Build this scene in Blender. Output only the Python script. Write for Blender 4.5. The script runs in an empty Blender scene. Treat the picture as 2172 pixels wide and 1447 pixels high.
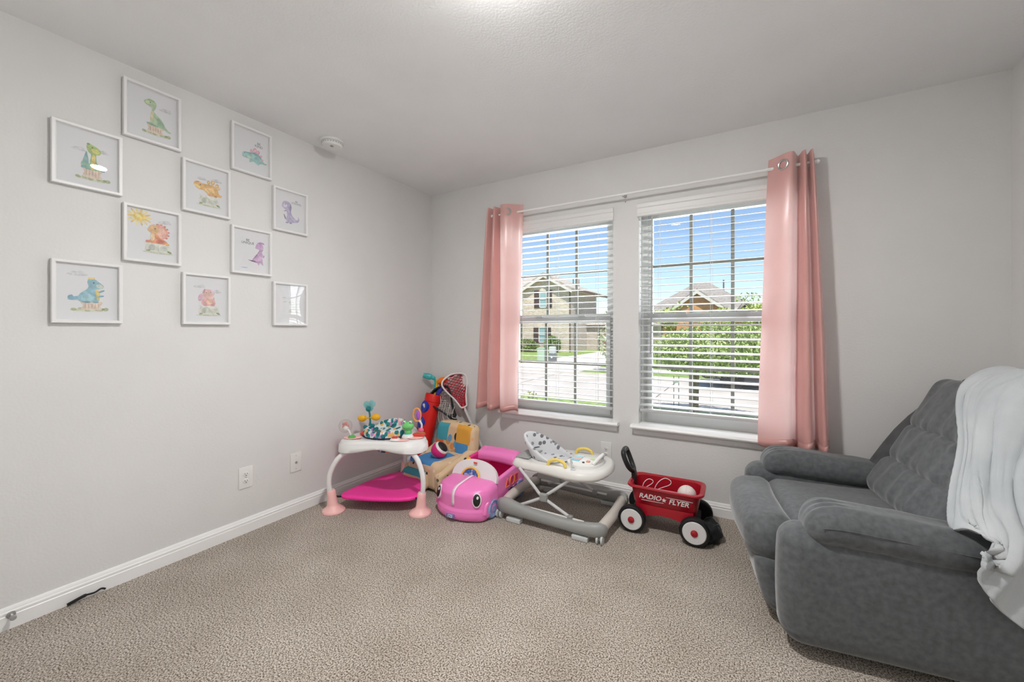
import bpy, math, random
from mathutils import Vector, Matrix, noise
R = math.radians
random.seed(7)
scene = bpy.context.scene
col = scene.collection

# ------------------------------------------------------------------ camera
cam_d = bpy.data.cameras.new('camera')
cam_d.sensor_width = 36.0
cam_d.lens = 36.0 * 857.0 / 2172.0
cam_d.shift_y = -21.5 / 2172.0
cam_d.clip_start = 0.02
cam_d.clip_end = 500
cam = bpy.data.objects.new('camera', cam_d)
cam.location = (2.536, -2.889, 1.18)
cam.rotation_euler = (R(90), 0, R(30))
col.objects.link(cam)
scene.camera = cam

WINDOW_FILL = 28.0
# ------------------------------------------------------------------ world, sun, exposure
world = bpy.data.worlds.new('world')
scene.world = world
world.use_nodes = True
wn = world.node_tree.nodes
wl = world.node_tree.links
wn.clear()
w_out = wn.new('ShaderNodeOutputWorld')
w_bg = wn.new('ShaderNodeBackground')
w_sky = wn.new('ShaderNodeTexSky')
w_sky.sky_type = 'NISHITA'
w_sky.sun_disc = False
w_sky.sun_elevation = R(60)
w_sky.sun_rotation = R(151)
w_sky.air_density = 1.0
w_sky.dust_density = 0.25
w_sky.ozone_density = 2.5
w_bg.inputs['Strength'].default_value = 0.155
wl.new(w_sky.outputs[0], w_bg.inputs['Color'])
wl.new(w_bg.outputs[0], w_out.inputs['Surface'])

sun_d = bpy.data.lights.new('sun', 'SUN')
sun_d.energy = 5.2
sun_d.angle = R(0.6)
sun_d.color = (1.0, 0.96, 0.9)
sun = bpy.data.objects.new('sun', sun_d)
sun.rotation_euler = Vector((-0.30, 0.46, -0.95)).to_track_quat('-Z', 'Y').to_euler()
sun.location = (12, -22, 30)
col.objects.link(sun)

# fill lamps added outside each of the two windows to boost the daylight
for wx_ in (1.26, 2.34):
    dl_d = bpy.data.lights.new('window_fill', 'AREA')
    dl_d.shape = 'RECTANGLE'
    dl_d.size = 0.88
    dl_d.size_y = 1.5
    dl_d.energy = WINDOW_FILL
    dl_d.color = (0.93, 0.97, 1.0)
    dl = bpy.data.objects.new('window_fill', dl_d)
    dl.location = (wx_, 0.30, 1.29)
    dl.rotation_euler = (R(-90), 0, 0)
    col.objects.link(dl)

LAMP_STRENGTH = 480.0
vs = scene.view_settings
vs.view_transform = 'Standard'
vs.look = 'None'
vs.exposure = 0.17
vs.gamma = 1.0
vs.use_curve_mapping = False
scene.cycles.max_bounces = 8
scene.cycles.transmission_bounces = 4
scene.cycles.caustics_reflective = False
scene.cycles.caustics_refractive = False

# ------------------------------------------------------------------ materials
MATS = {}


def mat(name, c, rough=0.6, metal=0.0, var=0.0, vscale=20.0, bump=0.0, bscale=200.0, c2=None,
        sheen=0.0, trans=0.0, ior=1.45, alpha=1.0, coat=0.0, spec=0.5, detail=3.0, stretch=None, emit=0.0):
    """principled material; optional noise colour mix (c..c2) and noise bump, in object space"""
    if name in MATS:
        return MATS[name]
    m = bpy.data.materials.new(name)
    m.use_nodes = True
    nt = m.node_tree
    b = nt.nodes['Principled BSDF']
    b.inputs['Base Color'].default_value = (*c, 1)
    b.inputs['Roughness'].default_value = rough
    b.inputs['Metallic'].default_value = metal
    b.inputs['Specular IOR Level'].default_value = spec
    b.inputs['IOR'].default_value = ior
    b.inputs['Transmission Weight'].default_value = trans
    b.inputs['Alpha'].default_value = alpha
    b.inputs['Coat Weight'].default_value = coat
    if sheen:
        b.inputs['Sheen Weight'].default_value = sheen
        b.inputs['Sheen Roughness'].default_value = 0.4
    if emit:
        b.inputs['Emission Color'].default_value = (*c, 1)
        b.inputs['Emission Strength'].default_value = emit
    tc = None
    if var or c2 or bump:
        tc = nt.nodes.new('ShaderNodeTexCoord')
        src = tc.outputs['Object']
        if stretch:
            mp = nt.nodes.new('ShaderNodeMapping')
            mp.inputs['Scale'].default_value = stretch
            nt.links.new(src, mp.inputs[0])
            src = mp.outputs[0]
    if var or c2:
        n = nt.nodes.new('ShaderNodeTexNoise')
        n.inputs['Scale'].default_value = vscale
        n.inputs['Detail'].default_value = detail
        nt.links.new(src, n.inputs['Vector'])
        rp = nt.nodes.new('ShaderNodeValToRGB')
        rp.color_ramp.elements[0].position = 0.32
        rp.color_ramp.elements[1].position = 0.68
        a = c if c2 else tuple(x * (1 - var) for x in c)
        d = c2 if c2 else tuple(min(1, x * (1 + var)) for x in c)
        rp.color_ramp.elements[0].color = (*a, 1)
        rp.color_ramp.elements[1].color = (*d, 1)
        nt.links.new(n.outputs['Fac'], rp.inputs[0])
        nt.links.new(rp.outputs[0], b.inputs['Base Color'])
    if bump:
        n2 = nt.nodes.new('ShaderNodeTexNoise')
        n2.inputs['Scale'].default_value = bscale
        n2.inputs['Detail'].default_value = 2
        nt.links.new(src, n2.inputs['Vector'])
        bp = nt.nodes.new('ShaderNodeBump')
        bp.inputs['Strength'].default_value = bump
        bp.inputs['Distance'].default_value = 0.002
        nt.links.new(n2.outputs['Fac'], bp.inputs['Height'])
        nt.links.new(bp.outputs[0], b.inputs['Normal'])
    MATS[name] = m
    return m


def glass_mat(name, refl=0.06, tint=(1, 1, 1), rough=0.0):
    """thin sheet glass: mostly clear, a little mirror reflection by Fresnel"""
    m = bpy.data.materials.new(name)
    m.use_nodes = True
    nt = m.node_tree
    nt.nodes.clear()
    o = nt.nodes.new('ShaderNodeOutputMaterial')
    mx = nt.nodes.new('ShaderNodeMixShader')
    t = nt.nodes.new('ShaderNodeBsdfTransparent')
    g = nt.nodes.new('ShaderNodeBsdfGlossy')
    geo = nt.nodes.new('ShaderNodeNewGeometry')

    def mth(op, a_, b_=None):
        n = nt.nodes.new('ShaderNodeMath')
        n.operation = op
        for k_, x in enumerate((a_, b_)):
            if x is None:
                continue
            if isinstance(x, (int, float)):
                n.inputs[k_].default_value = x
            else:
                nt.links.new(x, n.inputs[k_])
        return n.outputs[0]
    dp = nt.nodes.new('ShaderNodeVectorMath')
    dp.operation = 'DOT_PRODUCT'
    nt.links.new(geo.outputs['Normal'], dp.inputs[0])
    nt.links.new(geo.outputs['Incoming'], dp.inputs[1])
    co = mth('ABSOLUTE', dp.outputs['Value'])
    f5 = mth('POWER', mth('SUBTRACT', 1.0, co), 5.0)      # Schlick, the same from both sides of the sheet
    fr = mth('ADD', mth('MULTIPLY', f5, 1.0 - refl), refl)
    g.inputs['Roughness'].default_value = rough
    t.inputs['Color'].default_value = (*tint, 1)
    nt.links.new(fr, mx.inputs[0])
    nt.links.new(t.outputs[0], mx.inputs[1])
    nt.links.new(g.outputs[0], mx.inputs[2])
    nt.links.new(mx.outputs[0], o.inputs['Surface'])
    return m


def hexc(h):
    h = h.lstrip('#')
    v = [int(h[i:i + 2], 16) / 255 for i in (0, 2, 4)]
    return tuple(x / 12.92 if x <= .04045 else ((x + .055) / 1.055) ** 2.4 for x in v)


def flat(h, rough=0.6):
    return mat('paint_' + h.lstrip('#') + ('_%d' % int(rough * 100)), hexc(h), rough)


# ------------------------------------------------------------------ geometry collector
class G:
    def __init__(s):
        s.v, s.f, s.m, s.M, s.mi = [], [], [], Matrix(), 0

    def at(s, loc=(0, 0, 0), rot=(0, 0, 0), scale=(1, 1, 1)):
        from mathutils import Euler
        s.M = Matrix.LocRotScale(Vector(loc), Euler(rot), Vector(scale))
        return s

    def reset(s):
        s.M = Matrix()
        return s

    def add(s, vs_, fs, mi=None):
        o = len(s.v)
        s.v += [tuple(s.M @ Vector(p)) for p in vs_]
        s.f += [tuple(i + o for i in f) for f in fs]
        s.m += [s.mi if mi is None else mi] * len(fs)
        return s

    def box(s, x0, x1, y0, y1, z0, z1, mi=None):
        v = [(x, y, z) for z in (z0, z1) for y in (y0, y1) for x in (x0, x1)]
        return s.add(v, [(0, 2, 3, 1), (4, 5, 7, 6), (0, 1, 5, 4), (2, 6, 7, 3), (0, 4, 6, 2), (1, 3, 7, 5)], mi)

    def rbox(s, c, size, r, n=4, m=4, fn=None, mi=None):
        """rounded box with m cells in the middle, n in each rounded edge; fn deforms (x,y,z)"""
        h = [x / 2 for x in size]
        r = min(r, *[x * 0.999 for x in h])
        ax = []
        for k in range(3):
            a = [-h[k] + r * (1 - math.tan(R(45) * (n - i) / n)) for i in range(n)]
            mid = [-h[k] + r + (2 * h[k] - 2 * r) * i / m for i in range(m + 1)]
            ax.append(a + mid + [-x for x in reversed(a)])
        idx, vs_, fs = {}, [], []

        def vert(p):
            key = tuple(round(x, 6) for x in p)
            if key not in idx:
                q = [max(-(h[k] - r), min(h[k] - r, p[k])) for k in range(3)]
                d = Vector([p[k] - q[k] for k in range(3)])
                if d.length > 1e-9:
                    d = d.normalized() * r
                w = Vector(q) + d
                w = Vector((w.x + c[0], w.y + c[1], w.z + c[2]))
                if fn:
                    w = fn(w.x, w.y, w.z)
                idx[key] = len(vs_)
                vs_.append(tuple(w))
            return idx[key]
        for k in range(3):
            a, b = (k + 1) % 3, (k + 2) % 3
            for sgn in (-1, 1):
                for i in range(len(ax[a]) - 1):
                    for j in range(len(ax[b]) - 1):
                        q = []
                        for (ii, jj) in ((i, j), (i + 1, j), (i + 1, j + 1), (i, j + 1)):
                            p = [0, 0, 0]
                            p[k] = sgn * h[k]
                            p[a] = ax[a][ii]
                            p[b] = ax[b][jj]
                            q.append(vert(p))
                        if sgn < 0:
                            q.reverse()
                        if len(set(q)) >= 3:
                            fs.append(tuple(dict.fromkeys(q)))
        return s.add(vs_, fs, mi)

    def loft(s, rings, closed=True, cap=True, mi=None, loop=False):
        n = len(rings[0])
        vs_ = [p for rg in rings for p in rg]
        fs = []
        K = len(rings)
        for i in range(K if loop else K - 1):
            i2 = (i + 1) % K
            for j in range(n if closed else n - 1):
                j2 = (j + 1) % n
                fs.append((i * n + j, i * n + j2, i2 * n + j2, i2 * n + j))
        if cap and closed and not loop:
            fs.append(tuple(reversed(range(n))))
            fs.append(tuple(range((K - 1) * n, K * n)))
        return s.add(vs_, fs, mi)

    def tube(s, pts, r, n=10, closed=False, mi=None, flat_=None):
        pts = [Vector(p) for p in pts]
        K = len(pts)
        rr = r if isinstance(r, (list, tuple)) else [r] * K
        T = []
        for i in range(K):
            a = pts[(i - 1) % K] if (closed or i > 0) else pts[0]
            b = pts[(i + 1) % K] if (closed or i < K - 1) else pts[-1]
            t = (b - a)
            T.append(t.normalized() if t.length > 1e-9 else Vector((0, 0, 1)))
        up = Vector((0, 0, 1)) if abs(T[0].z) < 0.9 else Vector((1, 0, 0))
        nrm = (up - T[0] * up.dot(T[0])).normalized()
        rings = []
        for i in range(K):
            nrm = (nrm - T[i] * nrm.dot(T[i])).normalized()
            bi = T[i].cross(nrm)
            ring = []
            for j in range(n):
                a = 2 * math.pi * j / n
                fy = flat_ if flat_ else 1.0
                ring.append(tuple(pts[i] + (nrm * math.cos(a) + bi * math.sin(a) * fy) * rr[i]))
            rings.append(ring)
        return s.loft(rings, True, not closed, mi, closed)

    def lathe(s, prof, n=20, mi=None, cap=True, sx=1.0, sy=1.0):
        rings = [[(r * math.cos(2 * math.pi * j / n) * sx, r * math.sin(2 * math.pi * j / n) * sy, z) for j in range(n)]
                 for r, z in prof]
        return s.loft(rings, True, cap, mi)

    def ell(s, c, rad, n=16, k=10, mi=None):
        if not isinstance(rad, (list, tuple)):
            rad = (rad,) * 3
        rings = []
        for i in range(k + 1):
            t = -math.pi / 2 + math.pi * i / k
            cr = max(math.cos(t), 0.001)
            rings.append([(c[0] + rad[0] * cr * math.cos(2 * math.pi * j / n),
                           c[1] + rad[1] * cr * math.sin(2 * math.pi * j / n), c[2] + rad[2] * math.sin(t)) for j in range(n)])
        return s.loft(rings, True, True, mi)

    def prism(s, poly, z0, z1, mi=None):
        n = len(poly)
        v = [(x, y, z0) for x, y in poly] + [(x, y, z1) for x, y in poly]
        fs = [tuple(reversed(range(n))), tuple(range(n, 2 * n))]
        fs += [(i, (i + 1) % n, n + (i + 1) % n, n + i) for i in range(n)]
        return s.add(v, fs, mi)

    def grid(s, nu, nv, fn, mi=None):
        v = [tuple(fn(i / nu, j / nv)) for i in range(nu + 1) for j in range(nv + 1)]
        w = nv + 1
        f = [(i * w + j, (i + 1) * w + j, (i + 1) * w + j + 1, i * w + j + 1) for i in range(nu) for j in range(nv)]
        return s.add(v, f, mi)

    def torus(s, c, R0, r0, axis='z', n=24, k=8, mi=None, sx=1.0, sy=1.0):
        pts = []
        for i in range(n):
            a = 2 * math.pi * i / n
            u, w = R0 * math.cos(a) * sx, R0 * math.sin(a) * sy
            p = {'z': (u, w, 0), 'x': (0, u, w), 'y': (u, 0, w)}[axis]
            pts.append(Vector(c) + Vector(p))
        return s.tube(pts, r0, k, True, mi)

    def paint(s, fn):
        """material index per face from its centre"""
        for i, f in enumerate(s.f):
            c = Vector((0, 0, 0))
            for k in f:
                c += Vector(s.v[k])
            s.m[i] = fn(c / len(f))
        return s


def obj(name, g, mats, parent=None, smooth=True, angle=38, solid=0.0):
    me = bpy.data.meshes.new(name)
    me.from_pydata(g.v, [], g.f)
    if not isinstance(mats, (list, tuple)):
        mats = [mats]
    for m in mats:
        me.materials.append(m)
    if len(mats) > 1:
        me.polygons.foreach_set('material_index', g.m)
    me.polygons.foreach_set('use_smooth', [smooth] * len(g.f))
    me.update()
    if smooth:
        me.set_sharp_from_angle(angle=R(angle))
    o = bpy.data.objects.new(name, me)
    col.objects.link(o)
    if parent:
        o.parent = parent
    if solid:
        md = o.modifiers.new('thickness', 'SOLIDIFY')
        md.thickness = solid
        md.offset = 0
    return o


def share(name, src, parent, loc=(0, 0, 0), rot=(0, 0, 0)):
    o = bpy.data.objects.new(name, src.data)
    col.objects.link(o)
    o.parent = parent
    o.location = loc
    o.rotation_euler = rot
    return o


def tag(o, label=None, cat=None, group=None, kind=None):
    if label:
        o['label'] = label
    if cat:
        o['category'] = cat
    if group:
        o['group'] = group
    if kind:
        o['kind'] = kind
    return o


def thing(name, label, cat, loc=(0, 0, 0), rz=0.0, group=None, kind=None):
    o = bpy.data.objects.new(name, None)
    o.empty_display_size = 0.05
    col.objects.link(o)
    o.location = loc
    o.rotation_euler = (0, 0, rz)
    return tag(o, label, cat, group, kind)


def spline(pts, per=6, closed=False):
    """Catmull-Rom through pts"""
    P = [Vector(p) for p in pts]
    K = len(P)
    out = []
    for i in range(K if closed else K - 1):
        if closed:
            a, b, c, d = P[(i - 1) % K], P[i], P[(i + 1) % K], P[(i + 2) % K]
        else:
            a, b, c, d = P[max(i - 1, 0)], P[i], P[i + 1], P[min(i + 2, K - 1)]
        for k in range(per):
            t = k / per
            out.append(0.5 * ((2 * b) + (c - a) * t + (2 * a - 5 * b + 4 * c - d) * t * t + (3 * b - a - 3 * c + d) * t ** 3))
    if not closed:
        out.append(P[-1])
    return out


def sp2(pts, per=5, closed=True):
    return [(p.x, p.y) for p in spline([(x, y, 0) for x, y in pts], per, closed)]


def text_geo(g, body, size, M, mi=0, shear=0.0, depth=0.0004, bold=0.0, align='CENTER'):
    c = bpy.data.curves.new('lettering', 'FONT')
    c.body = body
    c.size = size
    c.shear = shear
    c.extrude = depth
    c.offset = bold
    c.align_x = align
    c.align_y = 'CENTER'
    c.resolution_u = 3
    o = bpy.data.objects.new('lettering', c)
    col.objects.link(o)
    dg = bpy.context.evaluated_depsgraph_get()
    dg.update()
    me = bpy.data.meshes.new_from_object(o.evaluated_get(dg))
    old = g.M
    g.M = old @ M
    g.add([v.co.copy() for v in me.vertices], [tuple(p.vertices) for p in me.polygons], mi)
    g.M = old
    bpy.data.objects.remove(o)
    bpy.data.curves.remove(c)
    bpy.data.meshes.remove(me)


# ------------------------------------------------------------------ common materials
WHITE = mat('white_trim', (0.90, 0.90, 0.895), 0.35)
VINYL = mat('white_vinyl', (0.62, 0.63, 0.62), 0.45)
MUNT = mat('muntin_backlit_shade', (0.24, 0.24, 0.21), 0.5)  # white vinyl bars; their backlit shade is put into this darker colour
PLATE = mat('white_plate', (0.83, 0.83, 0.81), 0.3)
SLOT = mat('dark_slot', (0.05, 0.05, 0.05), 0.6)
CHROME = mat('brushed_metal', (0.55, 0.55, 0.55), 0.3, 1.0)
BLACK = mat('black_plastic', (0.012, 0.012, 0.013), 0.42)
CLEAR = glass_mat('window_glass', 0.06)
PLEXI = glass_mat('frame_glass', 0.075, rough=0.01)

# ------------------------------------------------------------------ room shell
RW, RD, RH = 3.646, 3.40, 2.44   # width, depth, height


def wall_mat(name, c, bump):
    return mat(name, c, 0.75, bump=bump, bscale=95.0, var=0.015, vscale=3.0, spec=0.3)


WALL = wall_mat('wall_paint', (0.745, 0.74, 0.73), 0.42)
CEIL = wall_mat('ceiling_paint', (0.90, 0.91, 0.915), 0.45)


def carpet_mat():
    m = bpy.data.materials.new('carpet')
    m.use_nodes = True
    nt = m.node_tree
    b = nt.nodes['Principled BSDF']
    b.inputs['Roughness'].default_value = 0.95
    b.inputs['Specular IOR Level'].default_value = 0.1
    b.inputs['Sheen Weight'].default_value = 0.15
    tc = nt.nodes.new('ShaderNodeTexCoord')

    def nz(scale, det, rough=0.5):
        n = nt.nodes.new('ShaderNodeTexNoise')
        n.inputs['Scale'].default_value = scale
        n.inputs['Detail'].default_value = det
        n.inputs['Roughness'].default_value = rough
        nt.links.new(tc.outputs['Object'], n.inputs['Vector'])
        return n
    fine = nz(180, 3, 0.70)
    rp = nt.nodes.new('ShaderNodeValToRGB')
    e = rp.color_ramp.elements
    e[0].position, e[1].position = 0.40, 0.585
    e[0].color = (*hexc('#52493f'), 1)
    e[1].color = (*hexc('#e0d8ce'), 1)
    k = e.new(0.485)
    k.color = (*hexc('#a99d90'), 1)
    nt.links.new(fine.outputs['Fac'], rp.inputs[0])
    big = nz(3.2, 4)
    rp2 = nt.nodes.new('ShaderNodeValToRGB')
    rp2.color_ramp.elements[0].position, rp2.color_ramp.elements[1].position = 0.3, 0.7
    rp2.color_ramp.elements[0].color = (0.80, 0.78, 0.755, 1)
    rp2.color_ramp.elements[1].color = (1, 1, 1, 1)
    nt.links.new(big.outputs['Fac'], rp2.inputs[0])
    mx = nt.nodes.new('ShaderNodeMix')
    mx.data_type = 'RGBA'
    mx.blend_type = 'MULTIPLY'
    mx.inputs['Factor'].default_value = 1.0
    nt.links.new(rp.outputs[0], mx.inputs['A'])
    nt.links.new(rp2.outputs[0], mx.inputs['B'])
    nt.links.new(mx.outputs['Result'], b.inputs['Base Color'])
    bp = nt.nodes.new('ShaderNodeBump')
    bp.inputs['Strength'].default_value = 0.7
    bp.inputs['Distance'].default_value = 0.004
    nt.links.new(fine.outputs['Fac'], bp.inputs['Height'])
    nt.links.new(bp.outputs[0], b.inputs['Normal'])
    return m


CARPET = carpet_mat()
T = 0.15
g = G().box(-T, RW + T, -RD - T, T, -0.12, 0.0)
tag(obj('floor', g, CARPET, smooth=False), 'beige speckled cut pile carpet covering the whole floor', None, None, 'structure')
g = G().box(-T, RW + T, -RD - T, T, RH, RH + 0.2)
tag(obj('ceiling', g, CEIL, smooth=False), 'flat off white textured ceiling', None, None, 'structure')
g = G().box(-T, 0, -RD - T, T, 0, RH)
tag(obj('wall_left', g, WALL, smooth=False), 'long pale wall hung with the dinosaur pictures', None, None, 'structure')
g = G().box(RW, RW + T, -RD - T, T, 0, RH)
tag(obj('wall_right', g, WALL, smooth=False), 'pale wall behind the recliner at the right edge', None, None, 'structure')
g = G().box(0, RW, -RD - T, -RD, 0, RH)
tag(obj('wall_near', g, WALL, smooth=False), 'pale wall behind the viewer', None, None, 'structure')
WX = [(0.81, 1.71), (1.89, 2.79)]
WZ0, WZ1 = 0.525, 2.06
g = G()
g.box(0, WX[0][0], 0, T, 0, RH)
g.box(WX[0][1], WX[1][0], 0, T, WZ0, WZ1)
g.box(WX[1][1], RW, 0, T, 0, RH)
g.box(WX[0][0], WX[1][1], 0, T, WZ1, RH)
g.box(WX[0][0], WX[1][1], 0, T, 0, WZ0)
tag(obj('wall_far', g, WALL, smooth=False), 'pale wall with the two windows', None, None, 'structure')

# baseboards: profile with a bead along the top
BASE = [(0, 0), (0.016, 0), (0.016, 0.052), (0.0135, 0.055), (0.0145, 0.060), (0.0145, 0.066), (0.010, 0.070), (0.0085, 0.078), (0.004, 0.085), (0, 0.085)]


def baseboard(name, a, b, nx, ny, label):
    g = G()
    rings = [[(p[0] + nx * d, p[1] + ny * d, z) for d, z in BASE] for p in (a, b)]
    g.loft(rings)
    tag(obj(name, g, WHITE, angle=25), label, None, None, 'structure')


baseboard('baseboard_left', (0, -RD), (0, 0), 1, 0, 'white moulded baseboard along the picture wall')
baseboard('baseboard_far', (0.017, 0), (RW - 0.017, 0), 0, -1, 'white moulded baseboard below the windows')
baseboard('baseboard_right', (RW, -RD), (RW, 0), -1, 0, 'white moulded baseboard behind the recliner')

# windows, stools and aprons
for wi, (x0, x1) in enumerate(WX):
    w = thing('window_%d' % (wi + 1), ['white vinyl sash window nearer the picture wall', 'white vinyl sash window nearer the recliner'][wi],
              None, (x0, 0.10, WZ0), 0, None, 'structure')
    ww, wh = x1 - x0, WZ1 - WZ0
    g = G()
    F0 = 0.045
    g.box(0, F0, 0, 0.05, 0, wh).box(ww - F0, ww, 0, 0.05, 0, wh)
    g.box(F0, ww - F0, 0, 0.05, wh - 0.04, wh).box(F0, ww - F0, 0, 0.05, 0, 0.03)
    obj('window_frame', g, VINYL, w, smooth=False)
    mid = 0.745
    for si, (z0, z1, y0) in enumerate(((0.03, mid + 0.030, -0.018), (mid - 0.010, wh - 0.04, 0.012))):
        g = G()
        s0 = 0.03
        xa, xb = F0, ww - F0
        rb = 0.055 if si == 0 else 0.045
        rt = 0.060 if si == 0 else 0.045
        g.box(xa, xa + s0, y0, y0 + 0.03, z0, z1).box(xb - s0, xb, y0, y0 + 0.03, z0, z1)
        g.box(xa + s0, xb - s0, y0, y0 + 0.03, z0, z0 + rb).box(xa + s0, xb - s0, y0, y0 + 0.03, z1 - rt, z1)
        if si == 0:
            for lx in (0.3, 0.7):
                g.box(ww * lx - 0.03, ww * lx + 0.03, y0 - 0.012, y0 + 0.01, z1 - 0.012, z1 + 0.006)
        sash = obj('sash', g, VINYL, w, smooth=False)
        ix0, ix1, iz0, iz1 = xa + s0, xb - s0, z0 + rb, z1 - rt
        mw = 0.021
        for k in (1, 2):
            xm = ix0 + (ix1 - ix0) * k / 3
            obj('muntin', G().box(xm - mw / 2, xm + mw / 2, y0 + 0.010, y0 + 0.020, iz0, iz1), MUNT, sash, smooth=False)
        zm = (iz0 + iz1) / 2
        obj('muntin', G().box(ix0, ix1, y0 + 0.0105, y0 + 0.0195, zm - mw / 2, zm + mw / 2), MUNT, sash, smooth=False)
        for a in range(3):
            for b_ in range(2):
                px0 = ix0 + (ix1 - ix0) * a / 3
                px1 = ix0 + (ix1 - ix0) * (a + 1) / 3
                pz0, pz1 = (iz0, zm) if b_ == 0 else (zm, iz1)
                obj('pane', G().add([(px0, y0 + .008, pz0), (px1, y0 + .008, pz0), (px1, y0 + .008, pz1), (px0, y0 + .008, pz1)], [(0, 1, 2, 3)]), CLEAR, sash, smooth=False)
    # stool + apron
    g = G()
    prof = [(0.098, 0.004), (-0.052, 0.004), (-0.058, -0.004), (-0.060, -0.011), (-0.056, -0.019), (-0.0, -0.019), (0.098, -0.019)]
    g.loft([[(x0 - 0.0, y, WZ0 + z) for y, z in prof], [(x1 + 0.0, y, WZ0 + z) for y, z in prof]])
    pr2 = [(-0.0005, 0.004), (-0.052, 0.004), (-0.058, -0.004), (-0.060, -0.011), (-0.056, -0.019), (-0.0005, -0.019)]
    for (a, b_) in ((x0 - 0.045, x0), (x1, x1 + 0.045)):
        g.loft([[(a, y, WZ0 + z) for y, z in pr2], [(b_, y, WZ0 + z) for y, z in pr2]])
    ap = [(0, -0.019), (-0.024, -0.019), (-0.020, -0.030), (-0.013, -0.036), (-0.013, -0.062), (-0.009, -0.068), (0, -0.070)]
    g.loft([[(x0 - 0.03, y, WZ0 + z) for y, z in ap], [(x1 + 0.03, y, WZ0 + z) for y, z in ap]])
    tag(obj('trim_%d' % (wi + 1), g, WHITE, angle=25),
        ['white wooden sill and apron under the window by the left curtain', 'white wooden sill and apron under the window by the recliner'][wi], None, None, 'structure')

# blinds
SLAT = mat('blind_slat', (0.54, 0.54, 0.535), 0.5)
CORD = mat('blind_cord', (0.72, 0.72, 0.70), 0.7)
WAND = mat('wand_grey', (0.33, 0.33, 0.33), 0.25)
for wi, (x0, x1) in enumerate(WX):
    cx = (x0 + x1) / 2
    w = thing('window_blind', ['white slatted blind in the window nearer the picture wall, slats nearly edge on',
                               'white slatted blind in the window nearer the recliner, with a long grey wand'][wi], 'blind', (cx, 0.032, 0.0), 0, 'white horizontal blinds')
    hw = (x1 - x0) / 2 - 0.006
    g = G().box(-hw, hw, -0.022, 0.026, 2.012, 2.056)
    obj('head_rail', g, SLAT, w, smooth=False)
    vp = [(-0.045, 1.972), (-0.052, 1.978), (-0.052, 1.992), (-0.047, 1.998), (-0.049, 2.030), (-0.054, 2.036), (-0.054, 2.058), (-0.048, 2.066), (-0.036, 2.066), (-0.036, 1.972)]
    g = G().loft([[(-hw - 0.012, y, z) for y, z in vp], [(hw + 0.012, y, z) for y, z in vp]])
    obj('valance', g, mat('valance_white', (0.80, 0.80, 0.79), 0.4), w, angle=25)
    tilt = R([-1.5, 11][wi])
    # one slat, slightly crowned, shared by all
    g = G()
    cr = [(-0.025, 0.0), (-0.0125, 0.0012), (0, 0.0016), (0.0125, 0.0012), (0.025, 0.0), (0.025, -0.0026), (0, -0.0010), (-0.025, -0.0026)]
    g.loft([[(-hw + 0.002, y, z) for y, z in cr], [(hw - 0.002, y, z) for y, z in cr]])
    zt, zb = 1.958, [0.652, 0.665][wi]
    n = 29
    first = None
    for k in range(n):
        z = zt - (zt - zb) * k / (n - 1)
        if first is None:
            first = obj('slat', g, SLAT, w, angle=30)
            first.location = (0, 0, z)
            first.rotation_euler = (tilt, 0, 0)
        else:
            share('slat', first, w, (0, 0, z), (tilt, 0, 0))
    g = G().rbox((0, 0, zb - 0.040), (2 * hw, 0.05, 0.020), 0.006, 2, 1)
    br = obj('bottom_rail', g, SLAT, w)
    for fx in (-0.72, 0.0, 0.72):
        g = G()
        for yy in (-0.026, 0.026):
            g.tube([(hw * fx, yy, 2.01), (hw * fx, yy, zb - 0.032)], 0.0008, 5)
        g.tube([(hw * fx + 0.012, -0.004, 2.01), (hw * fx + 0.012, -0.004, zb - 0.032)], 0.0008, 5)
        obj('ladder_cord', g, CORD, w)
        g = G().at((hw * fx, 0, zb - 0.052)).lathe([(0.004, 0), (0.009, 0.001), (0.009, 0.003)], 10)
        obj('cord_button', g, SLAT, br)
    if wi == 1:
        g = G().tube([(-hw + 0.085, -0.034, 1.97), (-hw + 0.083, -0.036, 1.5), (-hw + 0.075, -0.038, 1.02)], [0.0035, 0.0035, 0.0042], 6)
        obj('tilt_wand', g, WAND, w)
    else:
        g = G().tube([(-hw + 0.030, -0.034, 1.97), (-hw + 0.030, -0.036, 1.02)], 0.0035, 6)
        obj('tilt_wand', g, WAND, w)

# curtain rod
ROD_Y, ROD_Z = -0.085, 2.125
w = thing('curtain_rod', 'thin white curtain rod spanning both windows', 'curtain rod', (1.80, 0, ROD_Z))
g = G().tube([(-1.06, ROD_Y, 0), (0.86, ROD_Y, 0)], 0.008, 10)
obj('rod', g, WHITE, w)
g = G().tube([(0.84, ROD_Y, 0), (1.065, ROD_Y, 0)], 0.0100, 10)
obj('rod_sleeve', g, WHITE, w)
for sx in (-1.07, 1.08):
    g = G().at((sx, ROD_Y, 0), (0, R(90), 0)).lathe([(0.004, -0.014), (0.012, -0.012), (0.014, 0.0), (0.013, 0.008), (0.006, 0.016), (0.002, 0.017)], 12)
    obj('finial', g, WHITE, w)
for sx in (-1.03, 1.045):
    g = G().box(sx - 0.008, sx + 0.008, -0.004, 0, -0.035, 0.03).tube([(sx, -0.003, -0.012), (sx, ROD_Y + 0.01, -0.014), (sx, ROD_Y, -0.010)], 0.005, 8)
    obj('bracket', g, WHITE, w)
tag(obj('bracket', G().at((0.0, 0, 0.0)).rbox((0, -0.006, 0.012), (0.018, 0.012, 0.022), 0.004, 2, 1).tube([(0, -0.006, 0.0), (0, ROD_Y, -0.013)], 0.003, 6).tube([(0, -0.002, -0.03), (0, -0.006, -0.03)], 0.004, 8), WAND, w), 'small dark centre bracket')

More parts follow.
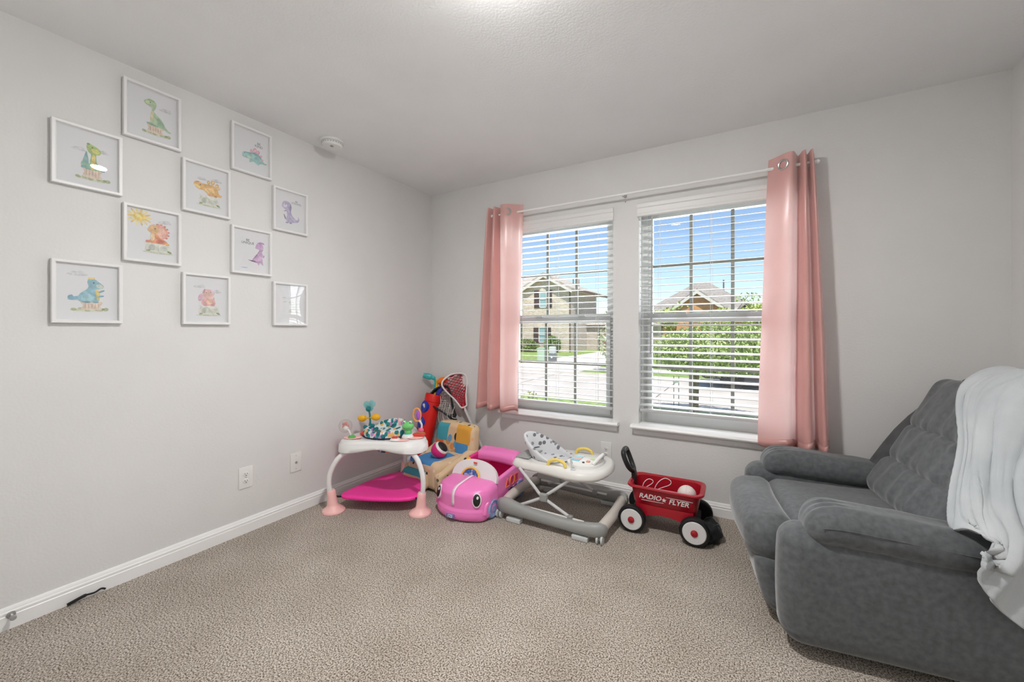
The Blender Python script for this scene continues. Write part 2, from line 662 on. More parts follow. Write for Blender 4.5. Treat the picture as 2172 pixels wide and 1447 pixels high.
# curtains
PINK_C = mat('pink_satin', hexc('#e4aaa4'), 0.30, sheen=0.6, bump=0.12, bscale=40.0, var=0.03, vscale=8.0)
nt = PINK_C.node_tree
_b = nt.nodes['Principled BSDF']
_b.inputs['Anisotropic'].default_value = 0.85
_b.inputs['Anisotropic Rotation'].default_value = 0.0
_b.inputs['Specular IOR Level'].default_value = 1.0
_tg = nt.nodes.new('ShaderNodeTangent')
_tg.direction_type = 'RADIAL'
_tg.axis = 'Z'
nt.links.new(_tg.outputs[0], _b.inputs['Tangent'])
_tr = nt.nodes.new('ShaderNodeBsdfTranslucent')
_tr.inputs['Color'].default_value = (0.97, 0.86, 0.84, 1)
_mx = nt.nodes.new('ShaderNodeMixShader')
_mx.inputs[0].default_value = 0.29
_o = nt.nodes['Material Output']
nt.links.new(_b.outputs[0], _mx.inputs[1])
nt.links.new(_tr.outputs[0], _mx.inputs[2])
nt.links.new(_mx.outputs[0], _o.inputs['Surface'])


def curtain(label, top, bot, zt, zb, gx, lean):
    w = thing('curtain', label, 'curtain', (0, 0, 0), 0, 'pink grommet curtains')
    deep = lambda q: [(x_, -0.098 + (y_ + 0.098) * 1.25) for x_, y_ in q]
    a = sp2(deep(top), 8, False)
    b = sp2(deep(bot), 8, False)
    K = len(a) - 1

    def f(u, v):
        i = u * K
        i0 = int(min(i, K - 1))
        t = i - i0
        pa = Vector(a[i0]).lerp(Vector(a[i0 + 1]), t)
        pb = Vector(b[i0]).lerp(Vector(b[i0 + 1]), t)
        k = v ** 0.8
        p = pa.lerp(pb, k)
        z = zt + (zb(u) - zt) * v
        wob = noise.noise((u * 5.0 + lean, v * 3.2, 1.3)) * 0.012 * v
        crease = noise.noise((u * 9 + v * 14, v * 6, 4.1 + lean)) * 0.004 * v
        return (p.x + wob * 0.5, p.y + wob + crease, z)
    g = G().grid(K, 60, f)
    cl = obj('cloth_panel', g, PINK_C, w, angle=180)
    g = G().grid(K, 1, lambda u, v: (Vector(f(u, 0.972 + 0.028 * v)) + Vector((0, -0.0028, 0.0))))
    obj('hem', g, PINK_C, cl, angle=180, solid=0.0016)
    for gx_, gy_, gz_, rr_ in gx:
        g = G().at((gx_, gy_, gz_), (R(90), 0, rr_))
        g.torus((0, 0, 0), 0.026, 0.006, 'z', 20, 8)
        obj('grommet', g, CHROME, w)
    return w


curtain('pink curtain hanging beside the picture wall, short and gathered left of the windows',
        [(0.695, -0.060), (0.705, -0.115), (0.722, -0.125), (0.738, -0.070), (0.752, -0.060), (0.765, -0.118), (0.785, -0.128), (0.800, -0.080), (0.815, -0.070), (0.840, -0.130), (0.885, -0.142), (0.935, -0.115), (0.985, -0.080), (1.012, -0.070)],
        [(0.570, -0.050), (0.595, -0.115), (0.635, -0.130), (0.670, -0.075), (0.690, -0.065), (0.715, -0.130), (0.765, -0.145), (0.800, -0.080), (0.818, -0.075), (0.845, -0.140), (0.885, -0.150), (0.925, -0.125), (0.960, -0.105), (0.985, -0.105)],
        2.185, lambda u: 0.545 - 0.008 * math.sin(u * 19) , [(0.905, -0.139, 2.123, R(20))], 0.0)
curtain('pink curtain hanging behind the recliner arm, at the right of the windows',
        [(2.655, -0.075), (2.690, -0.100), (2.735, -0.135), (2.770, -0.138), (2.790, -0.085), (2.800, -0.070), (2.812, -0.120), (2.826, -0.128), (2.836, -0.080), (2.842, -0.070), (2.850, -0.118), (2.860, -0.122), (2.868, -0.075), (2.874, -0.060)],
        [(2.600, -0.080), (2.640, -0.120), (2.700, -0.150), (2.750, -0.145), (2.775, -0.085), (2.790, -0.075), (2.815, -0.150), (2.850, -0.155), (2.872, -0.095), (2.880, -0.085), (2.900, -0.140), (2.922, -0.140), (2.935, -0.085), (2.945, -0.060)],
        2.185, lambda u: 0.515 - 0.012 * math.sin(u * 17 + 1), [(2.722, -0.136, 2.123, R(-38))], 5.0)

# ------------------------------------------------------------------ ceiling lamp, smoke detector, plates
w = thing('ceiling_light', 'round flush white ceiling light, just cut by the top of the picture', 'lamp', (1.845, -1.805, RH))
g = G().lathe([(0.075, -0.0005), (0.100, -0.0005), (0.102, -0.004), (0.101, -0.014), (0.096, -0.019), (0.088, -0.020), (0.085, -0.014), (0.075, -0.012)], 48)
obj('rim', g, WHITE, w)
LAMP = mat('lamp_diffuser', (1.0, 0.98, 0.955), 0.5, emit=LAMP_STRENGTH)
g = G().lathe([(0.0845, -0.012), (0.0835, -0.018), (0.074, -0.027), (0.060, -0.034), (0.042, -0.039), (0.02, -0.0415), (0.002, -0.042)], 48)
obj('diffuser', g, LAMP, w)

w = thing('smoke_detector', 'round white smoke detector on the ceiling near the picture wall', 'smoke detector', (0.165, -1.165, RH))
g = G().lathe([(0.072, -0.0005), (0.074, -0.004), (0.074, -0.012), (0.070, -0.016), (0.05, -0.017)], 36)
obj('base_ring', g, PLATE, w)
g = G().lathe([(0.060, -0.016), (0.064, -0.019), (0.064, -0.034), (0.058, -0.042), (0.02, -0.046), (0.002, -0.046)], 36)
body = obj('cover', g, PLATE, w)
g = G()
for k in range(24):
    a = 2 * math.pi * k / 24
    g.at((0.0638 * math.cos(a), 0.0638 * math.sin(a), -0.026), (0, 0, a)).box(-0.0006, 0.0006, -0.005, 0.005, -0.002, 0.002)
obj('vent_slot', g, WAND, body, smooth=False)
g = G().at((0.02, -0.018, -0.045)).lathe([(0.010, 0), (0.010, -0.003), (0.007, -0.0042), (0.001, -0.0042)], 14)
obj('test_button', g, WAND, body)


def plate(name, label, cat, loc, rz, kind, group=None, wid=0.076, hei=0.124):
    # local: +y faces into the room after rotation; plate in x/z plane, front = -y
    w = thing(name, label, cat, loc, rz, group)
    g = G().rbox((0, -0.003, 0), (wid, 0.006, hei), 0.003, 2, 1)
    obj('cover_plate', g, PLATE, w)
    if kind == 'duplex':
        for s_ in (-1, 1):
            g = G().at((0, -0.0062, s_ * 0.020), (R(90), 0, 0)).lathe([(0.0165, -0.001), (0.0165, 0.0012), (0.015, 0.002), (0.001, 0.002)], 20, sx=1.0, sy=0.86)
            r_ = obj('receptacle', g, PLATE, w)
            g = G()
            g.box(-0.0075, -0.005, -0.0088, -0.0078, s_ * 0.020 - 0.002, s_ * 0.020 + 0.007)
            g.box(0.005, 0.0075, -0.0088, -0.0078, s_ * 0.020 - 0.001, s_ * 0.020 + 0.006)
            g.at((0, -0.0078, s_ * 0.020 - 0.007), (R(90), 0, 0)).lathe([(0.0028, -0.001), (0.0028, 0.001)], 8)
            obj('slot', g, SLOT, r_, smooth=False)
        g = G().at((0, -0.006, 0), (R(90), 0, 0)).lathe([(0.003, -0.001), (0.003, 0.001)], 8)
        obj('screw', g, CHROME, w)
    else:
        g = G().at((0, -0.006, 0.0), (R(90), 0, 0)).lathe([(0.007, -0.001), (0.007, 0.002), (0.0045, 0.003), (0.0045, 0.009), (0.001, 0.009)], 12)
        obj('jack', g, CHROME, w)
        for s_ in (-1, 1):
            obj('screw', G().at((0, -0.006, s_ * 0.042), (R(90), 0, 0)).lathe([(0.003, -0.001), (0.003, 0.001)], 8), CHROME, w)
    return w


plate('wall_outlet', 'white duplex outlet on the bare picture wall', 'outlet', (0, -1.620, 0.322), R(90), 'duplex')
plate('cable_plate', 'white wall plate with a single cable jack, by the activity table', 'wall plate', (0, -1.315, 0.326), R(90), 'jack')
plate('wall_outlet', 'white duplex outlet on the window wall behind the baby walker', 'outlet', (1.660, 0, 0.305), 0, 'duplex', None, 0.082, 0.135)

# door stop on the baseboard and a scrap of black cord
w = thing('door_stop', 'small metal door stop screwed to the left baseboard', 'door stop', (0.015, -2.495, 0.055), 0)
obj('spring_post', G().at((0, 0, 0), (0, R(90), 0)).lathe([(0.013, 0.0), (0.013, 0.003), (0.005, 0.005), (0.005, 0.030)], 14), CHROME, w)
obj('rubber_tip', G().at((0.03, 0, 0), (0, R(90), 0)).lathe([(0.005, 0.0), (0.009, 0.001), (0.009, 0.010), (0.007, 0.013), (0.001, 0.013)], 14), WAND, w)
g = G().tube(spline([(0.032, -2.345, 0.010), (0.037, -2.320, 0.018), (0.030, -2.290, 0.020), (0.030, -2.262, 0.016), (0.030, -2.240, 0.022), (0.027, -2.225, 0.012)], 5), [0.007] * 11 + [0.004] * 15, 8, flat_=0.6)
tag(obj('cord_scrap', g, BLACK), 'short black scrap lying against the left baseboard', 'cord')

# ------------------------------------------------------------------ dinosaur pictures on the left wall
PAPER = mat('print_paper', (0.80, 0.81, 0.83), 0.7)
FRAME_W = mat('picture_frame_white', (0.84, 0.84, 0.84), 0.35)


class Art:
    """flat coloured print shapes, in millimetres about the middle of the sheet: u right, v up"""

    def __init__(s):
        s.g, s.mats, s.keys, s.k = G(), [], {}, 0

    def key(s, h):
        if h not in s.keys:
            s.keys[h] = len(s.mats)
            c = tuple(x * 0.80 + 0.80 * 0.20 for x in hexc(h))
            s.mats.append(mat('ink_' + h.lstrip('#'), tuple(x * 0.86 for x in c), 0.8, vscale=55.0, c2=tuple(min(1, x * 1.16 + 0.02) for x in c)))
        return s.keys[h]

    def poly(s, h, pts, smooth=True):
        if smooth:
            pts = sp2(pts, 4)
        s.k += 1
        x = 0.0004 + s.k * 0.00003
        s.g.add([(x, u / 1000, v / 1000) for u, v in pts], [tuple(range(len(pts)))], s.key(h))

    def el(s, h, cu, cv, ru, rv, rot=0, n=16):
        a = R(rot)
        pts = []
        for i in range(n):
            t = 2 * math.pi * i / n
            x, y = ru * math.cos(t), rv * math.sin(t)
            pts.append((cu + x * math.cos(a) - y * math.sin(a), cv + x * math.sin(a) + y * math.cos(a)))
        s.poly(h, pts, False)

    def cloud(s, u, v, w, h='#d5d7da'):
        s.el(h, u, v, w, w * 0.22)
        s.el(h, u - w * 0.3, v + w * 0.16, w * 0.38, w * 0.22)
        s.el(h, u + w * 0.25, v + w * 0.2, w * 0.45, w * 0.26)
        s.el('#c6cace', u, v - w * 0.06, w * 0.75, w * 0.08)

    def grass(s, u, v, w):
        s.el('#cfd6b6', u, v, w, 7)
        for k, dx in enumerate((-0.8, -0.45, -0.1, 0.35, 0.62, 0.9)):
            s.el(['#9aa968', '#b9bfa0', '#aab487'][k % 3], u + dx * w, v + 2 + (k % 2) * 3, 9, 6 + k % 3, 15 * (k % 3 - 1))
        s.el('#76894a', u + w * 0.72, v + 5, 7, 5)

    def stump(s, u, v, w, h):
        s.poly('#e2cdb8', [(u - w, v), (u - w * 0.86, v - h * 0.5), (u - w, v - h), (u, v - h * 1.1), (u + w, v - h), (u + w * 0.86, v - h * 0.5), (u + w, v)])
        for k in range(-2, 3):
            s.poly('#c4a48e', [(u + k * w * 0.33, v - 2), (u + k * w * 0.33 + 2.2, v - h * 0.5), (u + k * w * 0.33, v - h + 2), (u + k * w * 0.33 - 1.0, v - h * 0.5)])
        s.el('#e9d7ae', u, v, w * 1.12, 5.5)
        s.el('#d8b98a', u, v - 1, w * 0.9, 2.6)

    def rock(s, u, v, w, h):
        s.poly('#d9ddd0', [(u - w, v - h), (u - w * 0.95, v - h * 0.3), (u - w * 0.6, v), (u + w * 0.6, v), (u + w * 0.95, v - h * 0.3), (u + w, v - h), (u, v - h * 1.08)])
        s.el('#bcc2b4', u - w * 0.5, v - h * 0.55, w * 0.26, h * 0.34)
        s.el('#c9cec2', u + w * 0.45, v - h * 0.55, w * 0.36, h * 0.3)
        s.el('#e6e4d8', u, v, w * 1.15, 4)
        s.poly('#b1b79f', [(u, v - 4), (u + 2, v - h * 0.6), (u + 1, v - h), (u - 1, v - h * 0.5)])
        s.el('#8b9a66', u - w * 0.8, v - h * 0.95, 9, 5, 20)
        s.el('#6f8347', u + w * 0.95, v - h * 0.9, 10, 5, -25)
        s.el('#c4cbae', u, v - h * 1.12, w * 1.3, 4)

    def build(s, parent):
        return obj('printed_art', s.g, s.mats, parent, smooth=False)


def write(a, lines, u, v, size, h='#4a4a50'):
    for k, t in enumerate(lines):
        a.k += 1
        M = Matrix.Translation((0.0006 + a.k * 0.00003, u / 1000, (v - k * size * 1.05) / 1000)) @ Matrix(((0, 0, 1, 0), (1, 0, 0, 0), (0, 1, 0, 0), (0, 0, 0, 1)))
        text_geo(a.g, t, size / 1000 * 1.25, M, a.key(h), 0.0, 0.0, 0.00012)


def art_green_long(a):
    a.cloud(-28, 32, 26); a.cloud(44, 42, 24)
    a.grass(14, -88, 56); a.stump(14, -38, 30, 42)
    a.poly('#6fa7a6', [(-14, -42), (-18, -20), (-9, 20), (-5, 32), (-2, 20), (2, -10), (-2, -44)])
    a.poly('#7fb59a', [(-22, -30), (-16, -14), (2, -20), (16, -4), (34, -16), (52, -26), (50, -40), (28, -46), (-8, -46)])
    a.poly('#86b56a', [(0, 46), (10, 40), (24, 36), (28, -10), (40, -38), (10, -46), (6, -14), (10, 24)])
    a.poly('#dcc651', [(14, 22), (22, 20), (24, -18), (22, -40), (10, -42), (10, -14)])
    a.poly('#9ebf4d', [(-4, 56), (2, 70), (12, 66), (30, 58), (42, 46), (38, 30), (20, 24), (4, 30), (-2, 42)])
    a.el('#d7d45c', 24, 40, 14, 10, -15); a.el('#34402c', 14, 54, 2.6, 3.2); a.el('#6a8b3a', 1, 66, 5, 4)
    a.el('#5c9a9a', 44, -38, 11, 6, -20); a.el('#5c9a9a', -14, -38, 9, 6, 30)


def art_pale_long(a):
    a.cloud(52, 44, 30)
    a.grass(12, -86, 56); a.stump(10, -46, 30, 34)
    a.poly('#a9c79a', [(-30, 66), (-14, 78), (4, 76), (14, 62), (10, 40), (4, 22), (22, 4), (40, -22), (58, -46), (74, -56), (60, -60), (44, -50), (20, -50), (-18, -46), (-24, -38), (-8, -30), (-10, 0), (-4, 24), (-6, 40), (-26, 48), (-34, 58)])
    a.poly('#d8d3a0', [(-2, 26), (4, 20), (0, -10), (-4, -32), (-10, -28), (-9, 2)])
    a.poly('#8fb98f', [(22, 2), (42, -20), (46, -42), (24, -46), (14, -24)])
    a.el('#8fbf7a', -6, 72, 14, 5, -5); a.el('#c9d99a', -18, 58, 12, 8); a.el('#2f3a2a', -10, 62, 2.4, 3)
    a.el('#7aa98e', -10, -42, 14, 5); a.el('#7aa98e', 10, -44, 12, 5)


def art_kind(a):
    write(a, ['BE', 'KIND'], 40, 60, 15)
    for du, dv in ((12, 66), (66, 64), (16, 48), (70, 50)):
        a.el('#b9b9bd', du, dv, 1.2, 1.2)
    for cu, cv, s_ in ((-2, 4, 10), (18, 14, 13), (36, 8, 12), (52, -10, 9), (62, -28, 6)):
        a.el('#e28da4', cu, cv, s_ * 0.75, s_ * 1.1, -cu * 0.4); a.el('#f0b9c5', cu, cv + 1, s_ * 0.4, s_ * 0.7, -cu * 0.4)
    a.poly('#8fc6bf', [(-52, -28), (-46, -14), (-28, -12), (-8, -6), (20, 2), (44, -8), (60, -32), (74, -44), (88, -42), (80, -52), (60, -54), (44, -58), (40, -68), (26, -64), (10, -54), (-4, -62), (-14, -62), (-12, -48), (-30, -44), (-48, -40)])
    a.poly('#5fa3ad', [(-46, -14), (-8, -6), (20, 2), (44, -8), (60, -32), (40, -18), (16, -10), (-20, -16)])
    a.el('#b7d6c0', -14, -36, 16, 8); a.el('#2e4a50', -40, -22, 2, 2.6); a.el('#7ab7b8', 24, -40, 14, 16, 20)


def art_yellow(a):
    a.cloud(-24, 52, 26); a.cloud(44, 58, 30)
    a.rock(10, -36, 46, 44)
    for cu, cv, s_ in ((8, 42, 10), (28, 46, 12), (48, 34, 11), (58, 22, 8)):
        a.el('#dca95c', cu, cv, s_ * 0.8, s_ * 1.1, -cu * 0.5); a.el('#ecd08e', cu, cv, s_ * 0.4, s_ * 0.6, -cu * 0.5)
    a.poly('#e3ac4a', [(-60, 16), (-56, 30), (-40, 36), (-22, 30), (0, 30), (28, 32), (50, 16), (58, -8), (72, -14), (66, -26), (50, -24), (40, -30), (26, -28), (18, -30), (4, -28), (-2, -16), (-18, -6), (-38, -6), (-52, 4)])
    a.poly('#f0d27a', [(-58, 14), (-44, 16), (-30, 6), (-36, -4), (-50, 4)])
    a.el('#efc677', 14, 0, 24, 14); a.el('#3b2c1c', -30, 20, 3, 3.8); a.el('#b98038', -44, 30, 9, 4, 10); a.el('#c2863c', 12, -25, 6, 6); a.el('#c2863c', 42, -26, 7, 6)


def art_violet_rex(a):
    write(a, ['BE', 'STRONG'], 40, 72, 13, '#7c7c84')
    for du, dv in ((0, 60), (62, 66), (66, 48)):
        a.el('#b9b9c5', du, dv, 1.2, 1.2)
    a.poly('#b7aed0', [(-52, 38), (-44, 56), (-20, 62), (2, 50), (8, 24), (4, -2), (14, -26), (34, -44), (50, -42), (52, -22), (60, -40), (52, -58), (26, -66), (4, -70), (-16, -70), (-28, -54), (-22, -30), (-24, -8), (-34, 8), (-52, 20)])
    a.poly('#8f86b4', [(2, 50), (8, 24), (4, -2), (14, -26), (34, -44), (18, -36), (2, -18), (-6, 10), (-4, 40)])
    a.el('#d5cfe4', -34, 34, 13, 14); a.el('#453d66', -30, 42, 2.4, 3); a.el('#8077a8', -34, -2, 8, 3, 20); a.el('#6f668f', -36, -40, 4, 18, 20)
    a.el('#8077a8', -22, -74, 10, 4); a.el('#8077a8', 2, -74, 9, 4)


def art_orange(a):
    for k in range(14):
        t = 2 * math.pi * k / 14
        a.el(['#f3dd8a', '#edc95e'][k % 2], -52 + 32 * math.cos(t), 82 + 26 * math.sin(t), 17, 4.2, math.degrees(t))
    a.el('#f0cf4e', -52, 82, 22, 19); a.el('#f6e08a', -56, 86, 11, 9)
    a.cloud(48, 72, 28)
    a.rock(20, -36, 48, 40)
    for k in range(9):
        t = R(-40 + k * 24)
        a.el('#d9785c', 26 + 36 * math.cos(t), 22 + 38 * math.sin(t), 5, 5)
    a.el('#e89a86', 26, 22, 33, 36); a.el('#f0b8a4', 30, 20, 22, 26)
    a.poly('#e9b878', [(-18, 36), (-8, 52), (12, 54), (24, 40), (20, 22), (6, 10), (-10, 16), (-20, 26)])
    a.poly('#e38a4e', [(-6, 12), (14, 10), (30, -8), (48, -16), (58, -28), (44, -36), (10, -36), (-20, -34), (-26, -26), (-10, -20)])
    a.poly('#f2cf96', [(-6, 10), (6, 8), (4, -20), (-8, -22)])
    a.el('#d2592f', 28, -24, 18, 10, 15); a.el('#d9684a', -20, -30, 9, 6); a.el('#e9b04e', 56, -34, 9, 6)
    a.el('#3a2a22', 8, 36, 2.8, 3.4)


def art_unique(a):
    write(a, ['BE', 'UNIQUE'], -22, 64, 15)
    for du, dv in ((-60, 68), (14, 66), (-50, 78), (20, 50)):
        a.el('#b9b9bd', du, dv, 1.2, 1.2)
    a.poly('#c79ccb', [(22, 34), (30, 54), (48, 64), (66, 62), (72, 52), (60, 54), (66, 36), (64, 16), (58, 4), (66, -14), (70, -26), (60, -24), (62, -52), (66, -74), (54, -66), (46, -60), (40, -76), (30, -64), (10, -58), (-20, -48), (-8, -56), (4, -48), (18, -24), (40, 2), (44, 14), (34, 20), (22, 22)])
    a.poly('#a26fb5', [(4, -48), (18, -24), (40, 2), (44, 14), (34, -8), (20, -34)])
    a.poly('#b685c4', [(30, 54), (48, 64), (66, 62), (72, 52), (60, 54), (46, 52)])
    a.el('#dcbadf', 46, -36, 12, 18, -15); a.el('#b685c4', 68, -20, 4, 9, -20); a.el('#8ea5d8', -40, -98, 18, 2)


def art_blue_rex(a):
    a.cloud(-32, 78, 34)
    a.grass(4, -78, 60); a.stump(12, -42, 32, 32)
    a.poly('#79b4c6', [(-2, 46), (4, 62), (20, 62), (34, 50), (50, 34), (46, 22), (26, 14), (30, 0), (36, -30), (24, -42), (-20, -42), (-34, -32), (-46, -34), (-44, -22), (-32, -18), (-22, -2), (-4, 14), (2, 30)])
    a.poly('#5c9fb8', [(-34, -32), (-58, -34), (-62, -20), (-50, -12), (-44, -20), (-32, -18)])
    a.el('#8cc3cf', 0, -22, 22, 17, 15); a.poly('#d8c24e', [(24, 14), (36, 6), (38, -20), (30, -34), (26, -12)])
    a.el('#c9d0c0', 38, 30, 13, 9, -30); a.el('#1f3540', 18, 44, 2.8, 3.8)
    for k in range(6):
        a.el('#e3c96a', 2 + k * 3.4, 62 + (k % 2) * 3, 2.6, 4)
    a.el('#6ba8bc', 44, 8, 11, 4, 30); a.el('#6ba8bc', 42, -14, 10, 4, 10); a.el('#4f8fa8', -6, -42, 14, 4); a.el('#4f8fa8', 24, -42, 10, 4)


def art_pink(a):
    a.cloud(-34, 66, 30); a.cloud(42, 42, 30)
    a.rock(10, -36, 46, 44)
    a.poly('#d9a9bb', [(-40, -4), (-38, 18), (-26, 30), (-18, 20), (-22, 0), (-32, -10)])
    a.poly('#e6b9ae', [(-20, 40), (-10, 54), (6, 56), (28, 50), (36, 36), (30, 18), (22, 4), (4, 4), (-14, 8)])
    a.poly('#dfa2a0', [(-22, -4), (-10, 6), (22, 2), (34, 16), (36, 0), (40, -24), (20, -32), (-6, -34), (-24, -24)])
    a.el('#eec0a2', 12, -14, 16, 12); a.poly('#c98da6', [(-20, 34), (-10, 58), (-8, 36)])
    a.el('#e8cfe0', 28, 46, 10, 10); a.el('#463038', -2, 36, 2.4, 3); a.el('#463038', 18, 40, 2.2, 2.8)
    a.el('#d48a94', -8, -30, 10, 6); a.el('#d48a94', 28, -30, 10, 6)


def art_faint(a):
    a.el('#cfd2d0', -40, 40, 12, 3, 10); a.el('#cfd2d0', -36, 14, 14, 3, 12)
    a.poly('#d3d8d2', [(-10, 10), (6, 24), (24, 18), (26, -6), (40, -40), (52, -50), (20, -54), (-10, -50), (4, -20)])
    a.el('#c2c8c2', 14, -30, 12, 14)


CY_ = [-2.277, -2.050, -1.820, -1.590, -1.356]
CZ_ = [2.238, 1.944, 1.648, 1.350]
FW, FH = 0.224, 0.272
PICS = [(0, 1, art_green_long, 'framed print of a green long necked dinosaur with yellow belly on a stump'),
        (1, 0, art_pale_long, 'topmost framed print, a pale sage long necked dinosaur sitting on a stump'),
        (3, 0, art_kind, 'framed print of a teal dinosaur with pink back plates reading BE KIND'),
        (2, 1, art_yellow, 'framed print of a yellow plated dinosaur standing on a rock'),
        (4, 1, art_violet_rex, 'framed print of a lavender dinosaur under grey lettering, farthest right in its row'),
        (1, 2, art_orange, 'framed print of an orange frilled dinosaur with a yellow sun'),
        (3, 2, art_unique, 'framed print of a purple crested dinosaur reading BE UNIQUE'),
        (0, 3, art_blue_rex, 'framed print of a blue dinosaur on a stump, lowest at the left'),
        (2, 3, art_pink, 'framed print of a pink frilled dinosaur on a rock, in the lowest row'),
        (4, 3, art_faint, 'framed print washed out by the window reflection, nearest the room corner')]


def frame_geo():
    g = G()
    b = 0.0135
    prof = [(0, 0.004), (0, 0.022), (0.002, 0.024), (b - 0.003, 0.024), (b, 0.021), (b, 0.0125), (b + 0.003, 0.0125), (b + 0.003, 0.004)]
    rings = []
    for (su, sv) in ((-1, -1), (1, -1), (1, 1), (-1, 1)):
        rings.append([(x, su * (FW / 2 - d), sv * (FH / 2 - d)) for d, x in prof])
    return g.loft(rings, True, False, None, True)


f0 = None
for k, (ci, ri, fn, lab) in enumerate(PICS):
    w = thing('picture_frame', lab, 'picture', (0, CY_[ci], CZ_[ri]), 0, 'framed dinosaur prints')
    if f0 is None:
        f0 = obj('frame', frame_geo(), FRAME_W, w, angle=25)
        bk0 = obj('backing', G().box(0.002, 0.008, -FW / 2 + 0.006, FW / 2 - 0.006, -FH / 2 + 0.006, FH / 2 - 0.006), WHITE, w, smooth=False)
    else:
        share('frame', f0, w)
        share('backing', bk0, w)
    pg = G().box(0.008, 0.0095, -FW / 2 + 0.010, FW / 2 - 0.010, -FH / 2 + 0.010, FH / 2 - 0.010)
    sheet = obj('print_sheet', pg, PAPER, w, smooth=False)
    a = Art()
    fn(a)
    o = a.build(sheet)
    o.location = (0.0095, 0, 0)
    # slightly bowed acrylic sheet
    rng = random.Random(k)
    bow = 0.0016 + 0.0006 * rng.random()
    tl_ = 0.004 if k == 0 else 0.0
    gg = G().grid(8, 8, lambda u, v: (0.0126 + tl_ * (u - 0.5) + bow * (1 - (2 * u - 1) ** 2) * (1 - (2 * v - 1) ** 2), (u - 0.5) * (FW - 0.026), (v - 0.5) * (FH - 0.026)))
    obj('glass_sheet', gg, PLEXI, w, angle=180)

# ------------------------------------------------------------------ recliner and blanket
def fabric_mat(name, c, c2, sheen, bump):
    m = mat(name, c, 0.85, c2=c2, vscale=48.0, bump=bump, bscale=420.0, sheen=sheen, detail=9.0, spec=0.2)
    return m


GREY = fabric_mat('grey_chenille', (0.098, 0.105, 0.110), (0.142, 0.151, 0.158), 0.45, 0.30)
TH_R = R(8)
REC = (3.03, -0.62, 0)
w = thing('recliner', 'grey upholstered recliner armchair by the window', 'armchair', REC, TH_R)


def pucker(x, y, z, amp, f, seed):
    return amp * noise.noise((x * f, y * f, z * f + seed))


for s_ in (-1, 1):
    def pan(x, y, z, s_=s_):
        # front edge curls, slight belly
        b = 0.012 * math.sin(max(0, min(1, (z - 0.03) / 0.45)) * math.pi)
        return Vector((x - b * (1 if x < -0.1 else 0) + (0.03 * max(0, 0.12 - z) if x < -0.2 else 0), y + s_ * b * 0.6, z))
    g = G().rbox((-0.025, s_ * 0.378, 0.250), (0.83, 0.155, 0.43), 0.068, 6, 6, pan)
    obj('side_panel', g, GREY, w, angle=180)

    def arm(x, y, z, s_=s_):
        t = (x + 0.37) / 0.75
        zc = 0.492 - 0.050 * t
        k = 1.0 - 0.18 * max(0, t - 0.4)
        zz = zc + (z - 0.527) * k
        if x < -0.28:
            zz -= (-(x + 0.28)) * 0.30
        zz += pucker(x, y, z, 0.006, 9, 3 * s_)
        if x < -0.22:
            zz += 0.0035 * math.sin(y * 190 + 3 * noise.noise((x * 12, y * 10, s_))) * max(0, 1 - abs(x + 0.30) / 0.08)
        return Vector((x, s_ * 0.378 + (y - s_ * 0.378) * k + pucker(x, y, z, 0.004, 7, 9), zz))
    g = G().rbox((0.015, s_ * 0.378, 0.527), (0.77, 0.190, 0.140), 0.066, 9, 22, arm)
    ar = obj('armrest', g, GREY, w, angle=180)
    sm_ = [Vector((-0.33, s_ * (0.378 + 0.0945), 0.492)), Vector((-0.25, s_ * (0.378 + 0.0965), 0.497)), Vector((-0.05, s_ * (0.378 + 0.0955), 0.483)), Vector((0.2, s_ * (0.378 + 0.092), 0.465))]
    obj('stitched_seam', G().tube(spline(sm_, 6), 0.0016, 5), GREY, ar)


def seat(x, y, z):
    yy = 1 - (y / 0.30) ** 2
    return Vector((x, y, z + 0.016 * yy + pucker(x, y, z, 0.008, 6, 2)))


g = G().rbox((-0.06, 0, 0.335), (0.62, 0.585, 0.165), 0.060, 6, 10, seat)
obj('seat_cushion', g, GREY, w, angle=180)


def roll(x, y, z):
    yy = 1 - (y / 0.31) ** 2
    return Vector((x - 0.030 * max(0, yy), y, z + 0.010 * yy + pucker(x, y, z, 0.006, 8, 5)))


g = G().rbox((-0.425, 0, 0.330), (0.20, 0.610, 0.185), 0.080, 6, 8, roll)
obj('seat_roll', g, GREY, w, angle=180)


def rest(x, y, z):
    t = (z - 0.05) / 0.3
    return Vector((x - 0.02 * math.sin(max(0, min(1, t)) * math.pi) + 0.04 * (1 - t), y, z + pucker(x, y, z, 0.004, 12, 1)))


g = G().rbox((-0.430, 0, 0.165), (0.14, 0.60, 0.245), 0.055, 5, 6, rest)
obj('footrest_panel', g, GREY, w, angle=180)
BT = R(29)


def backfn(base, seed, bulge, zc=0.0, ln=1.0):
    def f(x, y, z):
        # x: depth (front negative), z: along the back
        yy = 1 - (y / 0.30) ** 2
        x2 = x - (bulge * max(0, yy) if x < 0 else 0)
        x2 += pucker(x, y * 2.0, z * 0.6, 0.010, 10, seed)
        e_ = max(0.0, abs(z - zc) / (ln / 2) - 0.35) / 0.65          # gathers towards both seams
        if x < 0:
            x2 += 0.0045 * e_ * math.sin(y * 75 + 5 * noise.noise((y * 9, z * 3, seed))) * (0.5 + noise.noise((y * 5, seed, 1.0)))
        rz = math.cos(BT) * z + math.sin(BT) * -x2
        rx = math.sin(BT) * z + math.cos(BT) * x2
        return Vector((base[0] + rx, y, base[2] + rz))
    return f


